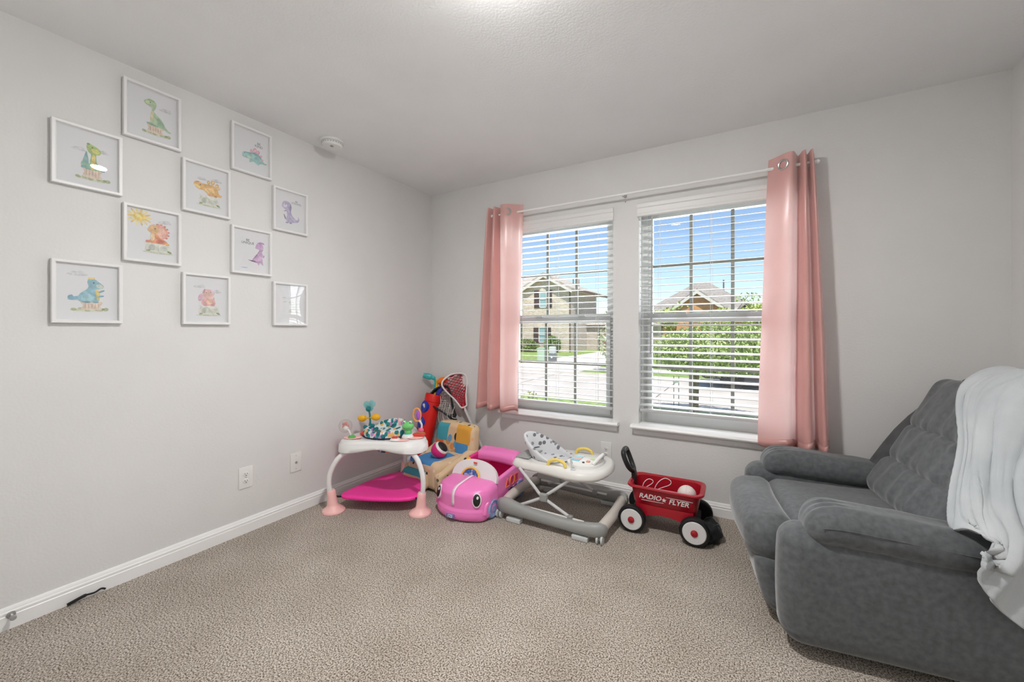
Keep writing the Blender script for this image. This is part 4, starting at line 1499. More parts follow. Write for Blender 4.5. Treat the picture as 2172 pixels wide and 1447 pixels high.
g = G().rbox((0, -0.03, 0.105), (0.33, 0.36, 0.20), 0.045, 4, 12, lump)
g.paint(lambda c: 1 if (c.z > 0.19 and c.y < 0.06 and c.x < 0.10) else 0)
obj('seat', g, [BEIGE, SF_B], SOFA, angle=180)
for s_ in (-1, 1):
    g = G().rbox((s_ * 0.185, 0.0, 0.125), (0.085, 0.42, 0.245), 0.040, 5, 9, lambda x, y, z: lump(x * (1 - 0.1 * (y < 0)), y, z * (1 - 0.42 * max(0, min(1, (0.14 - y) / 0.34)))))
    obj('arm', g, BEIGE, SOFA, angle=180)
g = G().rbox((-0.045, -0.215, 0.075), (0.25, 0.09, 0.14), 0.04, 4, 9, lump)
g.paint(lambda c: 1 if (c.z > 0.11 and c.x < 0.06) else 0)
obj('front_cushion', g, [BEIGE, SF_T], SOFA, angle=180)
for s_ in (-1, 1):
    obj('seam_piping', G().tube([(s_ * 0.178, -0.206, 0.03), (s_ * 0.178, -0.211, 0.09), (s_ * 0.178, -0.198, 0.135)], 0.003, 6), mat('piping_grey', hexc('#a89a88'), 0.8), SOFA)

# pink, white and black ball resting on the sofa seat
BALL = thing('toy_ball', 'pink, white and black rubber ball on the child sofa', 'ball', (0.500, -0.480, 0.264))
B_P, B_W, B_K = mat('ball_hot_pink', hexc('#d9247c'), 0.5), mat('ball_white', hexc('#e9e4e6'), 0.5), mat('ball_black', hexc('#17151a'), 0.5)
g = G().at((0, 0, 0), (R(25), R(-35), R(20))).ell((0, 0, 0), 0.062, 40, 28)
nB = Vector((0.62, 0.15, 0.62)).normalized()


BALL_M = bpy.data.materials.new('ball_rubber')
BALL_M.use_nodes = True
nt = BALL_M.node_tree
_tc = nt.nodes.new('ShaderNodeTexCoord')
_dp = nt.nodes.new('ShaderNodeVectorMath')
_dp.operation = 'DOT_PRODUCT'
_dp.inputs[1].default_value = tuple(nB / 0.062 * 0.5)
nt.links.new(_tc.outputs['Object'], _dp.inputs[0])
_ad = nt.nodes.new('ShaderNodeMath')
_ad.inputs[1].default_value = 0.5
nt.links.new(_dp.outputs['Value'], _ad.inputs[0])
_rp = nt.nodes.new('ShaderNodeValToRGB')
_rp.color_ramp.interpolation = 'CONSTANT'
_rp.color_ramp.elements[0].color = (*hexc('#17151a'), 1)
_rp.color_ramp.elements[1].position = 0.10
_rp.color_ramp.elements[1].color = (*hexc('#e9e4e6'), 1)
for _p, _h in ((0.20, '#e02a84'), (0.70, '#f0ecee'), (0.83, '#17151a')):
    _e = _rp.color_ramp.elements.new(_p)
    _e.color = (*hexc(_h), 1)
nt.links.new(_ad.outputs[0], _rp.inputs[0])
nt.links.new(_rp.outputs[0], nt.nodes['Principled BSDF'].inputs['Base Color'])
obj('panels', g, BALL_M, BALL, angle=180)
obj('seam', G().tube([nB * (0.0622 * 0.47) + (Matrix.Rotation(2 * math.pi * i / 28, 4, nB) @ (nB.orthogonal().normalized() * 0.0622 * 0.883)) for i in range(28)], 0.0014, 5, True), B_W, BALL)

# ------------------------------------------------------------------ pink ride-in toy car
CAR = thing('toy_car', 'pink ride in toy car with big eyes and a white windscreen', 'toy car', (0.965, -0.590, 0), R(0))
CPK = mat('car_pink', hexc('#f784ca'), 0.33, coat=0.2)
CPD = mat('car_deep_pink', hexc('#e8338f'), 0.4)


def hood(x, y, z):
    f_ = max(0.0, min(1.0, (-0.10 - y) / 0.20))          # 0 at the windscreen, 1 at the nose
    zz = z * (1 - 0.10 * f_ ** 1.6 * max(0, (z - 0.03) / 0.2))
    yy = y + 0.085 * (x / 0.20) ** 2 * f_ - 0.012 * max(0, 0.06 - z) / 0.06 * f_
    bump = 0.008 * math.exp(-((x) / 0.05) ** 2) if z > 0.1 else 0
    # nose ledge above the bumper
    if f_ > 0.5 and z < 0.075:
        yy -= 0.010
    return Vector((x * (1 - 0.06 * max(0, (z - 0.1) / 0.12)), yy, zz + bump))


g = G().rbox((0, -0.185, 0.106), (0.405, 0.25, 0.208), 0.052, 6, 12, hood)
body = obj('hood', g, CPK, CAR, angle=180)


def hood_pt(x, z):
    """point and normal on the nose at height z"""
    best = None
    for q in g.v:
        if q[1] < -0.12:
            d = (q[0] - x) ** 2 + (q[2] - z) ** 2
            if best is None or d < best[0]:
                best = (d, q)
    return Vector((x, best[1][1], z))


EYE_W = mat('eye_white', hexc('#f4dcea'), 0.35)
for s_, ex in ((-1, -0.150), (1, 0.145)):
    p = hood_pt(ex, 0.140)
    nrm = Vector((0.55 * s_, -1.0, 0.28)).normalized()
    for (nm, rx, rz, off, m_) in (('eye_ring', 0.030, 0.044, 0.000, EYE_W), ('pupil', 0.023, 0.036, 0.0035, BLACK), ('eye_glint', 0.007, 0.009, 0.0075, PLATE)):
        c_ = p + nrm * (off - 0.001)
        if nm == 'eye_glint':
            c_ = c_ + Vector((0.007, 0, 0.016))
        M = frame_to(c_, c_ + nrm)
        # align local y with up
        zax = nrm
        up = (Vector((0, 0, 1)) - zax * zax.z).normalized()
        xax = up.cross(zax)
        M = Matrix((xax, up, zax)).transposed().to_4x4()
        M.translation = c_
        gg = G()
        gg.M = M
        gg.lathe([(1.0, -0.012), (1.0, 0.002), (0.93, 0.004), (0.5, 0.0052), (0.01, 0.0056)], 26, sx=rx, sy=rz)
        obj(nm, gg, m_, CAR, angle=50)
# stripe down the hood
gs = G()
sect = sorted([v for v in g.v if abs(v[0]) < 0.012 and v[1] < -0.09 and v[2] > 0.085], key=lambda v: (-v[1], -v[2]))
sect = sorted(sect, key=lambda v: math.atan2(v[2] - 0.08, -(v[1] + 0.14)), reverse=True)
pl = [Vector((0, v[1], v[2])) for v in sect]
pl2 = []
for q in pl:
    if not pl2 or (q - pl2[-1]).length > 0.012:
        pl2.append(q)
cen = Vector((0, -0.16, 0.09))
ra = [[(-0.011, q.y + (q - cen).normalized().y * o, q.z + (q - cen).normalized().z * o) for q in pl2] for o in (0.0025,)]
gs.add([(x_, *ra[0][i][1:]) for i in range(len(pl2)) for x_ in (-0.011, 0.011)], [(2 * i, 2 * i + 1, 2 * i + 3, 2 * i + 2) for i in range(len(pl2) - 1)])
obj('hood_stripe', gs, EYE_W, CAR, angle=180, solid=0.002)
# number plate 123
p = hood_pt(-0.01, 0.035)
gp = G().at((-0.01, p.y - 0.003, 0.036), (R(-8), 0, 0)).rbox((0, 0, 0), (0.062, 0.008, 0.024), 0.003, 2, 2)
npl = obj('number_plate', gp, mat('plate_violet', hexc('#7a78b8'), 0.4), CAR)
gt = G()
text_geo(gt, '123', 0.026, Matrix.Translation((-0.01, p.y - 0.0085, 0.036)) @ Matrix.Rotation(R(82), 4, 'X'), 0, 0, 0.0004, 0.0005)
obj('plate_digits', gt, PLATE, npl, smooth=False)
# windscreen: thick white arch leaning back
pts = [(0.180 * math.cos(math.pi * i / 24), 0.005 + 0.125 * (math.sin(math.pi * i / 24) ** 0.8)) for i in range(25)]
gw = G().at((0, -0.085, 0.185), (R(68), 0, 0)).prism(pts, -0.012, 0.012)
ws = obj('windscreen', gw, mat('windscreen_white', hexc('#e6e4e6'), 0.4), CAR, angle=40)
SPN = Matrix.Translation((-0.02, -0.100, 0.190)) @ Matrix.Rotation(R(68), 4, 'X')
ring = G()
ring.M = SPN
ring.tube([(0.072 * math.cos(math.pi * i / 20), 0.072 * math.sin(math.pi * i / 20), 0.008) for i in range(21)], 0.007, 8)
obj('dial_ring', ring, mat('dial_gold', hexc('#f0bf5a'), 0.4), ws)
dd = G()
dd.M = SPN
dd.prism([(0.066 * math.cos(math.pi * i / 20), 0.066 * math.sin(math.pi * i / 20)) for i in range(21)], 0.002, 0.006)
obj('dial_face', dd, print_mat('dial_print', hexc('#3d5f96'), [hexc('#b9b2dc'), hexc('#4f7fd0')], 60, 1.0, 0.36), ws, angle=30)
db = G()
db.M = SPN
db.rbox((0.01, 0.006, 0.012), (0.10, 0.014, 0.012), 0.005, 2, 3)
obj('dial_bar', db, mat('dial_yellow', hexc('#f0d860'), 0.4), ws)
gb = G()
gb.M = SPN
gb.rbox((0.02, 0.106, 0.010), (0.028, 0.010, 0.006), 0.002, 2, 1)
obj('red_badge', gb, RED_T, ws)
# side walls


def sidewall(s_, y0, y1, z0, zt, m_, name, th=0.032):
    def f(x, y, z):
        t = (y - y0) / (y1 - y0)
        top = zt(t)
        k = (z - z0) / (0.2)
        return Vector((x + s_ * 0.012 * math.sin(k * math.pi) * 0.6, y, z0 + k * (top - z0)))
    g = G().rbox((s_ * 0.158, (y0 + y1) / 2, z0 + 0.1), (th, y1 - y0, 0.2), 0.013, 4, 8, f)
    return obj(name, g, m_, CAR, angle=180)


rw = sidewall(1, -0.075, 0.285, 0.02, lambda t: 0.205 + 0.035 * t, CPK, 'right_side')
sidewall(-1, -0.075, 0.085, 0.02, lambda t: 0.20 + 0.075 * t, YEL, 'left_side_yellow')
sidewall(-1, 0.085, 0.285, 0.02, lambda t: 0.275 + 0.01 * t, CPD, 'left_side_pink')
obj('floor_pan', G().rbox((0, 0.10, 0.035), (0.30, 0.38, 0.03), 0.01, 2, 2), CPD, CAR)


def rearf(x, y, z):
    return Vector((x * (1 - 0.05 * max(0, (z - 0.2) / 0.1)), y - 0.035 * max(0, (z - 0.19)) / 0.1, z))


g2 = G().rbox((0, 0.290, 0.165), (0.345, 0.060, 0.29), 0.024, 4, 6, rearf)
rear = obj('rear_panel', g2, CPK, CAR, angle=180)
g2 = G().rbox((0, 0.225, 0.275), (0.335, 0.115, 0.075), 0.030, 5, 5, lambda x, y, z: Vector((x, y, z - 0.02 * max(0, 0.28 - y) / 0.1 + 0.006 * math.cos(x * 12))))
obj('rear_shelf', g2, CPK, rear, angle=180)
pts = [(-0.12, 0.04), (-0.12, 0.16), (-0.10, 0.195), (-0.06, 0.21), (0.06, 0.21), (0.10, 0.195), (0.12, 0.16), (0.12, 0.04)]
obj('rear_recess', G().at((0, 0.258, 0), (R(90), 0, 0)).prism(pts, 0.0, 0.004), CPD, rear, smooth=False)
# wheels and arches
WHL = print_mat('wheel_lavender', hexc('#93a5d8'), [hexc('#a8b4e2'), hexc('#8394c8')], 45, 3.0, 0.42)
for s_ in (-1, 1):
    for y_ in (-0.155, 0.215):
        gg = G().at((s_ * (0.184 if y_ < 0 else 0.176), y_, 0.0645), (0, R(90) * s_, 0)).lathe([(0.050, -0.022), (0.060, -0.016), (0.064, 0.0), (0.060, 0.014), (0.050, 0.021), (0.022, 0.017), (0.018, 0.022), (0.001, 0.023)], 30)
        obj('wheel', gg, WHL, CAR, angle=35)
        arch = [(0, y_ + 0.076 * math.cos(math.pi * i / 16), 0.050 + 0.076 * math.sin(math.pi * i / 16)) for i in range(17)]
        ga = G().at((s_ * (0.184 if y_ < 0 else 0.168), 0, 0)).tube(arch, 0.016, 8)
        obj('wheel_arch', ga, CPK, CAR)
# door print: three outline shapes and a small picture
OUT = mat('outline_orange', hexc('#f2895a'), 0.5)
RFILL = mat('shape_red', hexc('#e0407a'), 0.5)
XS = 0.184
gt = G()
for i_, yc in enumerate((0.045, 0.105, 0.165)):
    zc = 0.158
    if i_ == 0:
        ring_ = [(XS, yc - 0.026, zc - 0.026), (XS, yc + 0.026, zc - 0.026), (XS, yc, zc + 0.03)]
    elif i_ == 1:
        ring_ = [(XS, yc + 0.026 * math.cos(2 * math.pi * q / 18), zc + 0.03 * math.sin(2 * math.pi * q / 18)) for q in range(18)]
    else:
        ring_ = [(XS, yc - 0.022, zc - 0.026), (XS, yc + 0.022, zc - 0.026), (XS, yc + 0.022, zc + 0.026), (XS, yc - 0.022, zc + 0.026)]
    shp = obj('shape_hole', G().add([(x_, y_, z_) for x_ in (XS - 0.012, XS - 0.001) for (_, y_, z_) in ring_],
                                      [tuple(range(len(ring_))), tuple(range(len(ring_), 2 * len(ring_)))] + [(q, (q + 1) % len(ring_), len(ring_) + (q + 1) % len(ring_), len(ring_) + q) for q in range(len(ring_))]), RFILL, rw, smooth=False)
    obj('shape_outline', G().tube(ring_, 0.0035, 6, True), OUT, rw, smooth=False)
obj('door_print', G().box(XS - 0.012, XS + 0.001, 0.055, 0.195, 0.045, 0.112), print_mat('door_picture', hexc('#7a5a98'), [hexc('#c96aa8'), hexc('#e8d8dc'), hexc('#3b2a48'), hexc('#e29a6a')], 36, 7.0, 0.36), rw, smooth=False)

# ------------------------------------------------------------------ baby walker
WK = thing('baby_walker', 'grey and white baby walker with leaf print seat, beside the pink car', 'baby walker', (1.515, -0.450, 0))
WGR = mat('walker_grey', hexc('#9a9b99'), 0.4)
WCR = mat('walker_cream', hexc('#cfc8c0'), 0.45)
WWH = mat('walker_white', hexc('#e2e0dc'), 0.3)
WLEG = mat('walker_tube', hexc('#cfcfd0'), 0.35)
WLT = mat('walker_pad', hexc('#c9cccc'), 0.5)
WLEAF = print_mat('walker_leaf_cloth', hexc('#d4d5d8'), [hexc('#8d9098'), hexc('#6f727a')], 22, 2.0, 0.24)
for s_ in (-1, 1):
    # bumper rail lofted along x, humped at both ends
    rings = []
    for (x_, zc, hh, yo) in ((-0.352, 0.065, 0.012, 0.03), (-0.340, 0.068, 0.034, 0.02), (-0.305, 0.072, 0.047, 0.005), (-0.255, 0.074, 0.046, 0), (-0.19, 0.066, 0.038, 0), (-0.10, 0.058, 0.033, 0), (0.05, 0.052, 0.031, 0), (0.19, 0.050, 0.031, 0), (0.27, 0.056, 0.037, 0), (0.32, 0.058, 0.040, 0.008), (0.347, 0.056, 0.030, 0.022), (0.356, 0.054, 0.010, 0.035)):
        ring = []
        for j in range(16):
            t = 2 * math.pi * j / 16
            c_, d_ = math.cos(t), math.sin(t)
            ring.append((x_, s_ * (0.262 - yo) + 0.032 * (abs(c_) ** 0.7) * (1 if c_ > 0 else -1) * (hh / 0.045) ** 0.3, zc + 0.012 + hh * (abs(d_) ** 0.8) * (1 if d_ > 0 else -1)))
        rings.append(ring)
    obj('bumper_rail', G().loft(rings), WGR, WK, angle=70)
    obj('inner_rail', G().tube([(-0.27, s_ * 0.225, 0.090), (0.22, s_ * 0.225, 0.082)], 0.0075, 8), WWH, WK)
    for x_ in (-0.215, 0.215):
        obj('brake_pad', G().rbox((x_, s_ * 0.268, 0.014), (0.095, 0.045, 0.026), 0.004, 2, 1), WLT, WK)
    # crossed legs
    for (xa, xb, yo, nm) in ((-0.215, 0.135, 0.0, 'leg'), (0.145, -0.205, 0.013, 'leg')):
        yk = s_ * (0.222 - yo)
        mx_ = (xa + xb) / 2
        pts = spline([(xa, yk * 0.92, 0.315), (xa * 0.68 + xb * 0.32, yk, 0.225), (mx_, yk, 0.170), (xb, yk, 0.088)], 6) if xa < 0 else spline([(xa, yk * 0.92, 0.315), (mx_, yk, 0.180), (xb * 0.75 + xa * 0.25, yk, 0.128), (xb, yk, 0.086)], 6)
        obj(nm, G().tube(pts, 0.0095, 8), WLEG, WK)
    obj('pivot', G().at((-0.035, s_ * 0.226, 0.172), (R(90), 0, 0)).rbox((0, 0, 0), (0.050, 0.050, 0.026), 0.009, 3, 1), WGR, WK)
    obj('leg_clip', G().rbox((0.135, s_ * 0.225, 0.084), (0.032, 0.026, 0.036), 0.006, 2, 1), WGR, WK)
for x_, zz in ((-0.31, 0.075), (0.315, 0.062)):
    sg = 1 if x_ > 0 else -1
    pts = spline([(x_, -0.235, zz), (x_ + sg * 0.012, -0.15, zz + 0.012), (x_ + sg * 0.020, 0, zz + 0.016), (x_ + sg * 0.012, 0.15, zz + 0.012), (x_, 0.235, zz)], 6)
    obj('cross_bar', G().tube(pts, 0.031, 14), WCR, WK)
for sx in (-1, 1):
    for sy in (-1, 1):
        x_, y_ = sx * 0.325, sy * 0.262
        a_ = bpy.data.objects.new('caster', None)
        a_.parent = WK
        col.objects.link(a_)
        obj('fork', G().at((x_, y_, 0.03)).rbox((0, 0, 0.004), (0.026, 0.022, 0.024), 0.006, 2, 1), WGR, a_)
        for o_ in (-1, 1):
            obj('caster_wheel', G().at((x_ + o_ * 0.013, y_, 0.0245), (0, R(90), 0)).lathe([(0.018, -0.006), (0.0240, -0.005), (0.0240, 0.005), (0.018, 0.006), (0.001, 0.006)], 16), WLT, a_)
_before = set(WK.children)
# tray
TO = sp2([(-0.300, -0.10), (-0.290, -0.165), (-0.22, -0.195), (-0.08, -0.205), (0.06, -0.225), (0.18, -0.225), (0.275, -0.165), (0.310, -0.05), (0.310, 0.05), (0.275, 0.165), (0.18, 0.225), (0.06, 0.225), (-0.08, 0.205), (-0.22, 0.195), (-0.290, 0.165), (-0.300, 0.10)], 5)


def tr(k, z, dz=0.0):
    return [((x + 0.005) * k, y * k, z) for x, y in TO]


n_ = len(TO)
hole = [(-0.085 + 0.125 * math.cos(math.atan2(y, x + 0.085)), 0.128 * math.sin(math.atan2(y, x + 0.085))) for x, y in TO]


def hr(k, z):
    return [((x + 0.085) * k - 0.085, y * k, z) for x, y in hole]


g = G().loft([hr(1.05, 0.275), tr(0.90, 0.262), tr(0.965, 0.266), tr(1.0, 0.276), tr(1.005, 0.284), tr(0.985, 0.300), tr(0.955, 0.312), tr(0.92, 0.316), [tuple(Vector(a).lerp(Vector(b), 0.55)) for a, b in zip(tr(0.92, 0.308), hr(1.05, 0.312))], hr(1.06, 0.316), hr(1.0, 0.308), hr(1.0, 0.275)], True, False)
obj('tray', g, WWH, WK, angle=50)
g = G().at((0, 0, 0.316)).rbox((-0.235, 0, 0.004), (0.10, 0.26, 0.012), 0.006, 2, 3)
obj('seat_hinge_panel', g, WGR, WK)
# bucket seat: tall rounded back at the left, padded ring, pouch
NB = 40
rings = []
for (kr, kz, zt) in ((0.98, 0.0, 0.300), (1.06, 0.25, 0.318), (1.13, 0.75, 0.322), (1.10, 0.97, 0.326), (1.03, 1.0, 0.328), (0.96, 0.96, 0.324), (0.93, 0.6, 0.316), (0.90, 0.2, 0.305), (0.84, 0.0, 0.270), (0.66, 0.0, 0.215), (0.35, 0.0, 0.190), (0.02, 0.0, 0.188)):
    ring = []
    for j in range(NB):
        t = 2 * math.pi * j / NB
        bk = max(0.0, 0.25 - math.cos(t)) / 1.25
        bk = bk ** 0.8
        lean = -0.055 * kz * bk
        ring.append((-0.085 + 0.128 * kr * math.cos(t) + lean, 0.130 * kr * math.sin(t), zt + 0.128 * kz * bk))
    rings.append(ring)
g = G().loft(rings, True, True)
sb = obj('seat', g, WLEAF, WK, angle=180)
obj('seat_seam', G().tube(spline([(-0.200, -0.075, 0.345), (-0.218, 0, 0.352), (-0.200, 0.075, 0.345)], 6), 0.0035, 6), mat('seam_grey', hexc('#55565c'), 0.8), sb)
obj('pouch_strap', G().rbox((-0.05, -0.115, 0.235), (0.16, 0.02, 0.07), 0.01, 3, 2), WGR, WK)
# toy tray: cloud board with keys, two yellow arches
a_ = bpy.data.objects.new('toy_board', None)
a_.parent = WK
col.objects.link(a_)
cl = sp2([(0.095, -0.115), (0.15, -0.135), (0.205, -0.115), (0.245, -0.08), (0.262, -0.02), (0.258, 0.04), (0.235, 0.09), (0.18, 0.115), (0.12, 0.10), (0.07, 0.105), (0.055, 0.05), (0.062, -0.01), (0.052, -0.07)], 5)
g = G().loft([[(x, y, 0.312) for x, y in cl], [(x, y, 0.330) for x, y in cl], [(0.15 + (x - 0.15) * 0.93, y * 0.93, 0.337) for x, y in cl], [(0.15 + (x - 0.15) * 0.02, y * 0.02, 0.339) for x, y in cl]])
obj('board', g, PLATE, a_, angle=50)
for (x_, y_, sx_, sy_, h_) in ((0.105, -0.06, 0.05, 0.022, '#8fd0e2'), (0.105, -0.03, 0.05, 0.022, '#f2c0b4'), (0.105, 0.0, 0.05, 0.022, '#a9dce6'), (0.105, 0.03, 0.05, 0.022, '#d8e8ec'), (0.185, -0.055, 0.022, 0.022, '#e29a7a'), (0.165, -0.085, 0.014, 0.010, '#4a4a4a'), (0.20, 0.0, 0.03, 0.02, '#c8e0a8'), (0.225, 0.035, 0.03, 0.018, '#f0a8a0')):
    obj('key', G().rbox((x_, y_, 0.340), (sx_, sy_, 0.010), 0.003, 2, 1), flat(h_, 0.4), a_)
obj('cloud_handle', G().tube(spline([(0.225, -0.085, 0.335), (0.245, -0.05, 0.362), (0.250, 0.0, 0.368), (0.245, 0.05, 0.362), (0.228, 0.085, 0.335)], 6), 0.012, 10), PLATE, a_)
for (x_, y_) in ((0.02, -0.155), (0.085, 0.160)):
    pts = spline([(x_ - 0.060, y_, 0.312), (x_ - 0.045, y_, 0.338), (x_, y_, 0.352), (x_ + 0.045, y_, 0.340), (x_ + 0.058, y_, 0.314)], 6)
    obj('rattle_arch', G().tube(pts, [0.011] * 10 + [0.010] * 15, 10), mat('rattle_yellow', hexc('#ecd06a'), 0.4), WK)
pts = spline([(0.13, -0.165, 0.312), (0.118, -0.168, 0.345), (0.112, -0.160, 0.372), (0.12, -0.15, 0.345)], 5)
obj('ring_toy', G().tube(pts, 0.004, 6).at((0.13, -0.168, 0.312)).lathe([(0.016, 0), (0.014, 0.008), (0.001, 0.009)], 14), WLT, WK)

for o_ in WK.children:
    if o_ not in _before:
        o_.location.z += 0.036

# ------------------------------------------------------------------ red wagon
WG = thing('toy_wagon', 'red toy wagon with black handle and white wheels, under the window', 'wagon', (2.128, -0.335, 0), R(1))
WRD = mat('wagon_red', hexc('#a81426'), 0.32, coat=0.25)
TYRE = mat('tyre_black', hexc('#141416'), 0.6)


def wring(sx_, sy_, z, r=0.055, skew=0.0):
    out = []
    for (cx_, cy_, a0) in ((sx_ - r, sy_ - r, 0), (-sx_ + r, sy_ - r, 90), (-sx_ + r, -sy_ + r, 180), (sx_ - r, -sy_ + r, 270)):
        for k in range(6):
            a = R(a0 + 90 * k / 5)
            out.append((cx_ + r * math.cos(a), cy_ + r * math.sin(a), z))
    return out


g = G().loft([wring(0.140, 0.090, 0.108, 0.04), wring(0.165, 0.098, 0.110), wring(0.172, 0.103, 0.160), wring(0.176, 0.106, 0.163), wring(0.190, 0.116, 0.254), wring(0.206, 0.130, 0.254), wring(0.211, 0.134, 0.261), wring(0.208, 0.132, 0.269), wring(0.196, 0.121, 0.271), wring(0.184, 0.110, 0.262), wring(0.168, 0.099, 0.130), wring(0.14, 0.08, 0.126)], True, True)
obj('wagon_bed', g, WRD, WG, angle=40)
# skirt with arched underside
for s_ in (-1, 1):
    up = [(-0.155 + 0.31 * i / 16, 0.160) for i in range(17)]
    dn = [(0.155 - 0.31 * i / 16, 0.078 + 0.034 * math.cos((0.155 - 0.31 * i / 16) / 0.155 * math.pi / 2)) for i in range(17)]
    g = G().at((0, s_ * 0.101, 0), (R(90), 0, 0)).prism(up + dn, -0.006, 0.006)
    obj('side_skirt', g, WRD, WG, angle=30)
for x_ in (-0.172, 0.165):
    obj('axle', G().tube([(x_, -0.125, 0.079), (x_, 0.125, 0.079)], 0.008, 10), BLACK, WG)
    obj('axle_block', G().rbox((x_ * 0.93, 0, 0.092), (0.06, 0.19, 0.045), 0.01, 2, 1), TYRE, WG)
    for s_ in (-1, 1):
        wh = obj('wheel', G().at((x_, s_ * 0.138, 0.078), (R(90) * -s_, 0, 0)).lathe([(0.052, -0.022), (0.070, -0.021), (0.078, -0.013), (0.078, 0.013), (0.072, 0.021), (0.062, 0.022), (0.060, 0.010)], 36), TYRE, WG, angle=40)
        obj('wheel_disc', G().at((x_, s_ * 0.138, 0.078), (R(90) * -s_, 0, 0)).lathe([(0.0605, 0.008), (0.0615, 0.021), (0.058, 0.0245), (0.030, 0.0235), (0.001, 0.0235)], 32), mat('wheel_white', hexc('#dddcdc'), 0.4), wh, angle=40)
        obj('hub_cap', G().at((x_, s_ * 0.138, 0.078), (R(90) * -s_, 0, 0)).lathe([(0.019, 0.018), (0.018, 0.029), (0.012, 0.033), (0.001, 0.034)], 20), WRD, wh)
# handle: post and loop grip, leaning back over the end
hb = [(-0.190, 0.0, 0.215), (-0.196, 0.0, 0.305)]
obj('handle_post', G().loft([[(x_ + a, b, z_) for a, b in ((-0.012, -0.020), (0.012, -0.020), (0.012, 0.020), (-0.012, 0.020))] for x_, z_ in ((-0.178, 0.16), (-0.186, 0.24), (-0.190, 0.305), (-0.197, 0.325))]), BLACK, WG, angle=40)
lp = spline([(-0.196, -0.020, 0.318), (-0.215, -0.048, 0.350), (-0.240, -0.052, 0.410), (-0.246, -0.030, 0.436), (-0.246, 0.030, 0.436), (-0.240, 0.052, 0.410), (-0.215, 0.048, 0.350), (-0.196, 0.020, 0.318)], 5, True)
obj('grip_loop', G().tube(lp, 0.0150, 10, True), BLACK, WG)
# lettering on the near side: slanted white words with a little star between
tx = G()
slope = math.atan2(0.012, 0.11)
base = Matrix.Translation((0, -0.1118, 0.205)) @ Matrix.Rotation(R(90) + slope, 4, 'X')
text_geo(tx, 'RADIO', 0.040, base @ Matrix.Translation((-0.076, 0.006, 0.0)), 0, 0.25, 0.0005, 0.0007)
text_geo(tx, 'FLYER', 0.040, base @ Matrix.Translation((0.080, -0.001, 0.0)), 0, 0.25, 0.0005, 0.0007)
old = tx.M
tx.M = base
star = []
for i in range(10):
    t = math.pi / 2 + 2 * math.pi * i / 10
    r_ = 0.014 if i % 2 == 0 else 0.006
    star.append((0.002 + r_ * math.cos(t), 0.002 + r_ * math.sin(t)))
tx.prism(star, -0.0004, 0.0008)
tx.prism([(-0.125, -0.019), (0.0, -0.0175), (-0.001, -0.0155), (-0.122, -0.0165)], -0.0004, 0.0008)
tx.prism([(0.012, 0.021), (0.155, 0.019), (0.152, 0.0215), (0.013, 0.0232)], -0.0004, 0.0008)
tx.M = old
obj('side_lettering', tx, mat('letter_white', hexc('#e8e4e4'), 0.4), WG, smooth=False)
# things in the wagon
for k, (x_, y_, rz_, lab) in enumerate(((2.015, -0.345, 20, 'white wire loop poking out of the wagon by the handle'), (2.100, -0.345, 10, 'larger white wire loop in the middle of the wagon'))):
    z_ = 0.252 + 0.010 * k
    s_ = 0.8 + 0.35 * k
    pts = spline([(-0.04 * s_, 0.0, -0.06), (-0.02 * s_, 0.0, 0.0), (0.015 * s_, 0.004, 0.030 * s_), (0.045 * s_, 0.0, 0.022 * s_), (0.04 * s_, 0.0, 0.0), (-0.01 * s_, 0.0, -0.03), (-0.05 * s_, 0.0, -0.07)], 6)
    g = G().at((0, 0, 0), (0, 0, R(rz_))).tube(pts, 0.0022, 6)
    o = obj('wire_loop', g, LWHT)
    o.location = (x_, y_, z_)
    tag(o, lab, 'wire')
o = thing('white_ball', 'white ball inside the red wagon at its far end', 'ball', (2.240, -0.330, 0.222))
obj('shell', G().ell((0, 0, 0), 0.052, 22, 14), mat('ball_pearl', hexc('#e6dcd8'), 0.5), o)
obj('seam', G().torus((0, 0, 0), 0.0523, 0.001, 'x', 28, 5), WLT, o)
# crumpled black cloth bag behind the rear wheel


def crumple(g, c, rad, seed, n=30, k=20, amp=0.25):
    rings = []
    for i in range(k + 1):
        t = -math.pi / 2 + math.pi * i / k
        cr = max(math.cos(t), 0.002)
        ring = []
        for j in range(n):
            a = 2 * math.pi * j / n
            d = Vector((cr * math.cos(a), cr * math.sin(a), math.sin(t)))
            q = 1 + amp * noise.noise(d * 2.2 + Vector((seed, 0, 0))) + amp * 0.6 * abs(noise.noise(d * 5.0 + Vector((0, seed, 0))))
            ring.append((c[0] + rad[0] * d.x * q, c[1] + rad[1] * d.y * q, max(0.001, c[2] + rad[2] * d.z * q)))
        rings.append(ring)
    return g.loft(rings, True, True)


o = thing('cloth_bag', 'crumpled black cloth bag on the carpet behind the wagon wheel', 'bag', (2.368, -0.350, 0))
BCL = mat('black_cloth', hexc('#17181c'), 0.8, sheen=0.15, bump=0.4, bscale=60)
obj('bag_cloth', crumple(G(), (-0.01, 0.0, 0.045), (0.062, 0.085, 0.065), 1.3), BCL, o, angle=180)
obj('bag_tie', G().tube(spline([(-0.02, -0.055, 0.075), (0.02, -0.04, 0.096), (0.035, 0.0, 0.09), (0.03, 0.05, 0.07)], 5), 0.005, 6), BLACK, o)

# ------------------------------------------------------------------ outdoors, seen through the windows
GZ = -0.55
GRASS = mat('lawn_grass', hexc('#5f7f3a'), 0.95, c2=hexc('#9cae62'), vscale=6.0, detail=8, bump=0.6, bscale=30)
CONC = mat('concrete', hexc('#c4bdb2'), 0.9, c2=hexc('#d2ccc3'), vscale=2.0, detail=6)
CONC2 = mat('street_concrete', hexc('#b9b2a8'), 0.9, c2=hexc('#c9c3ba'), vscale=1.2, detail=6)


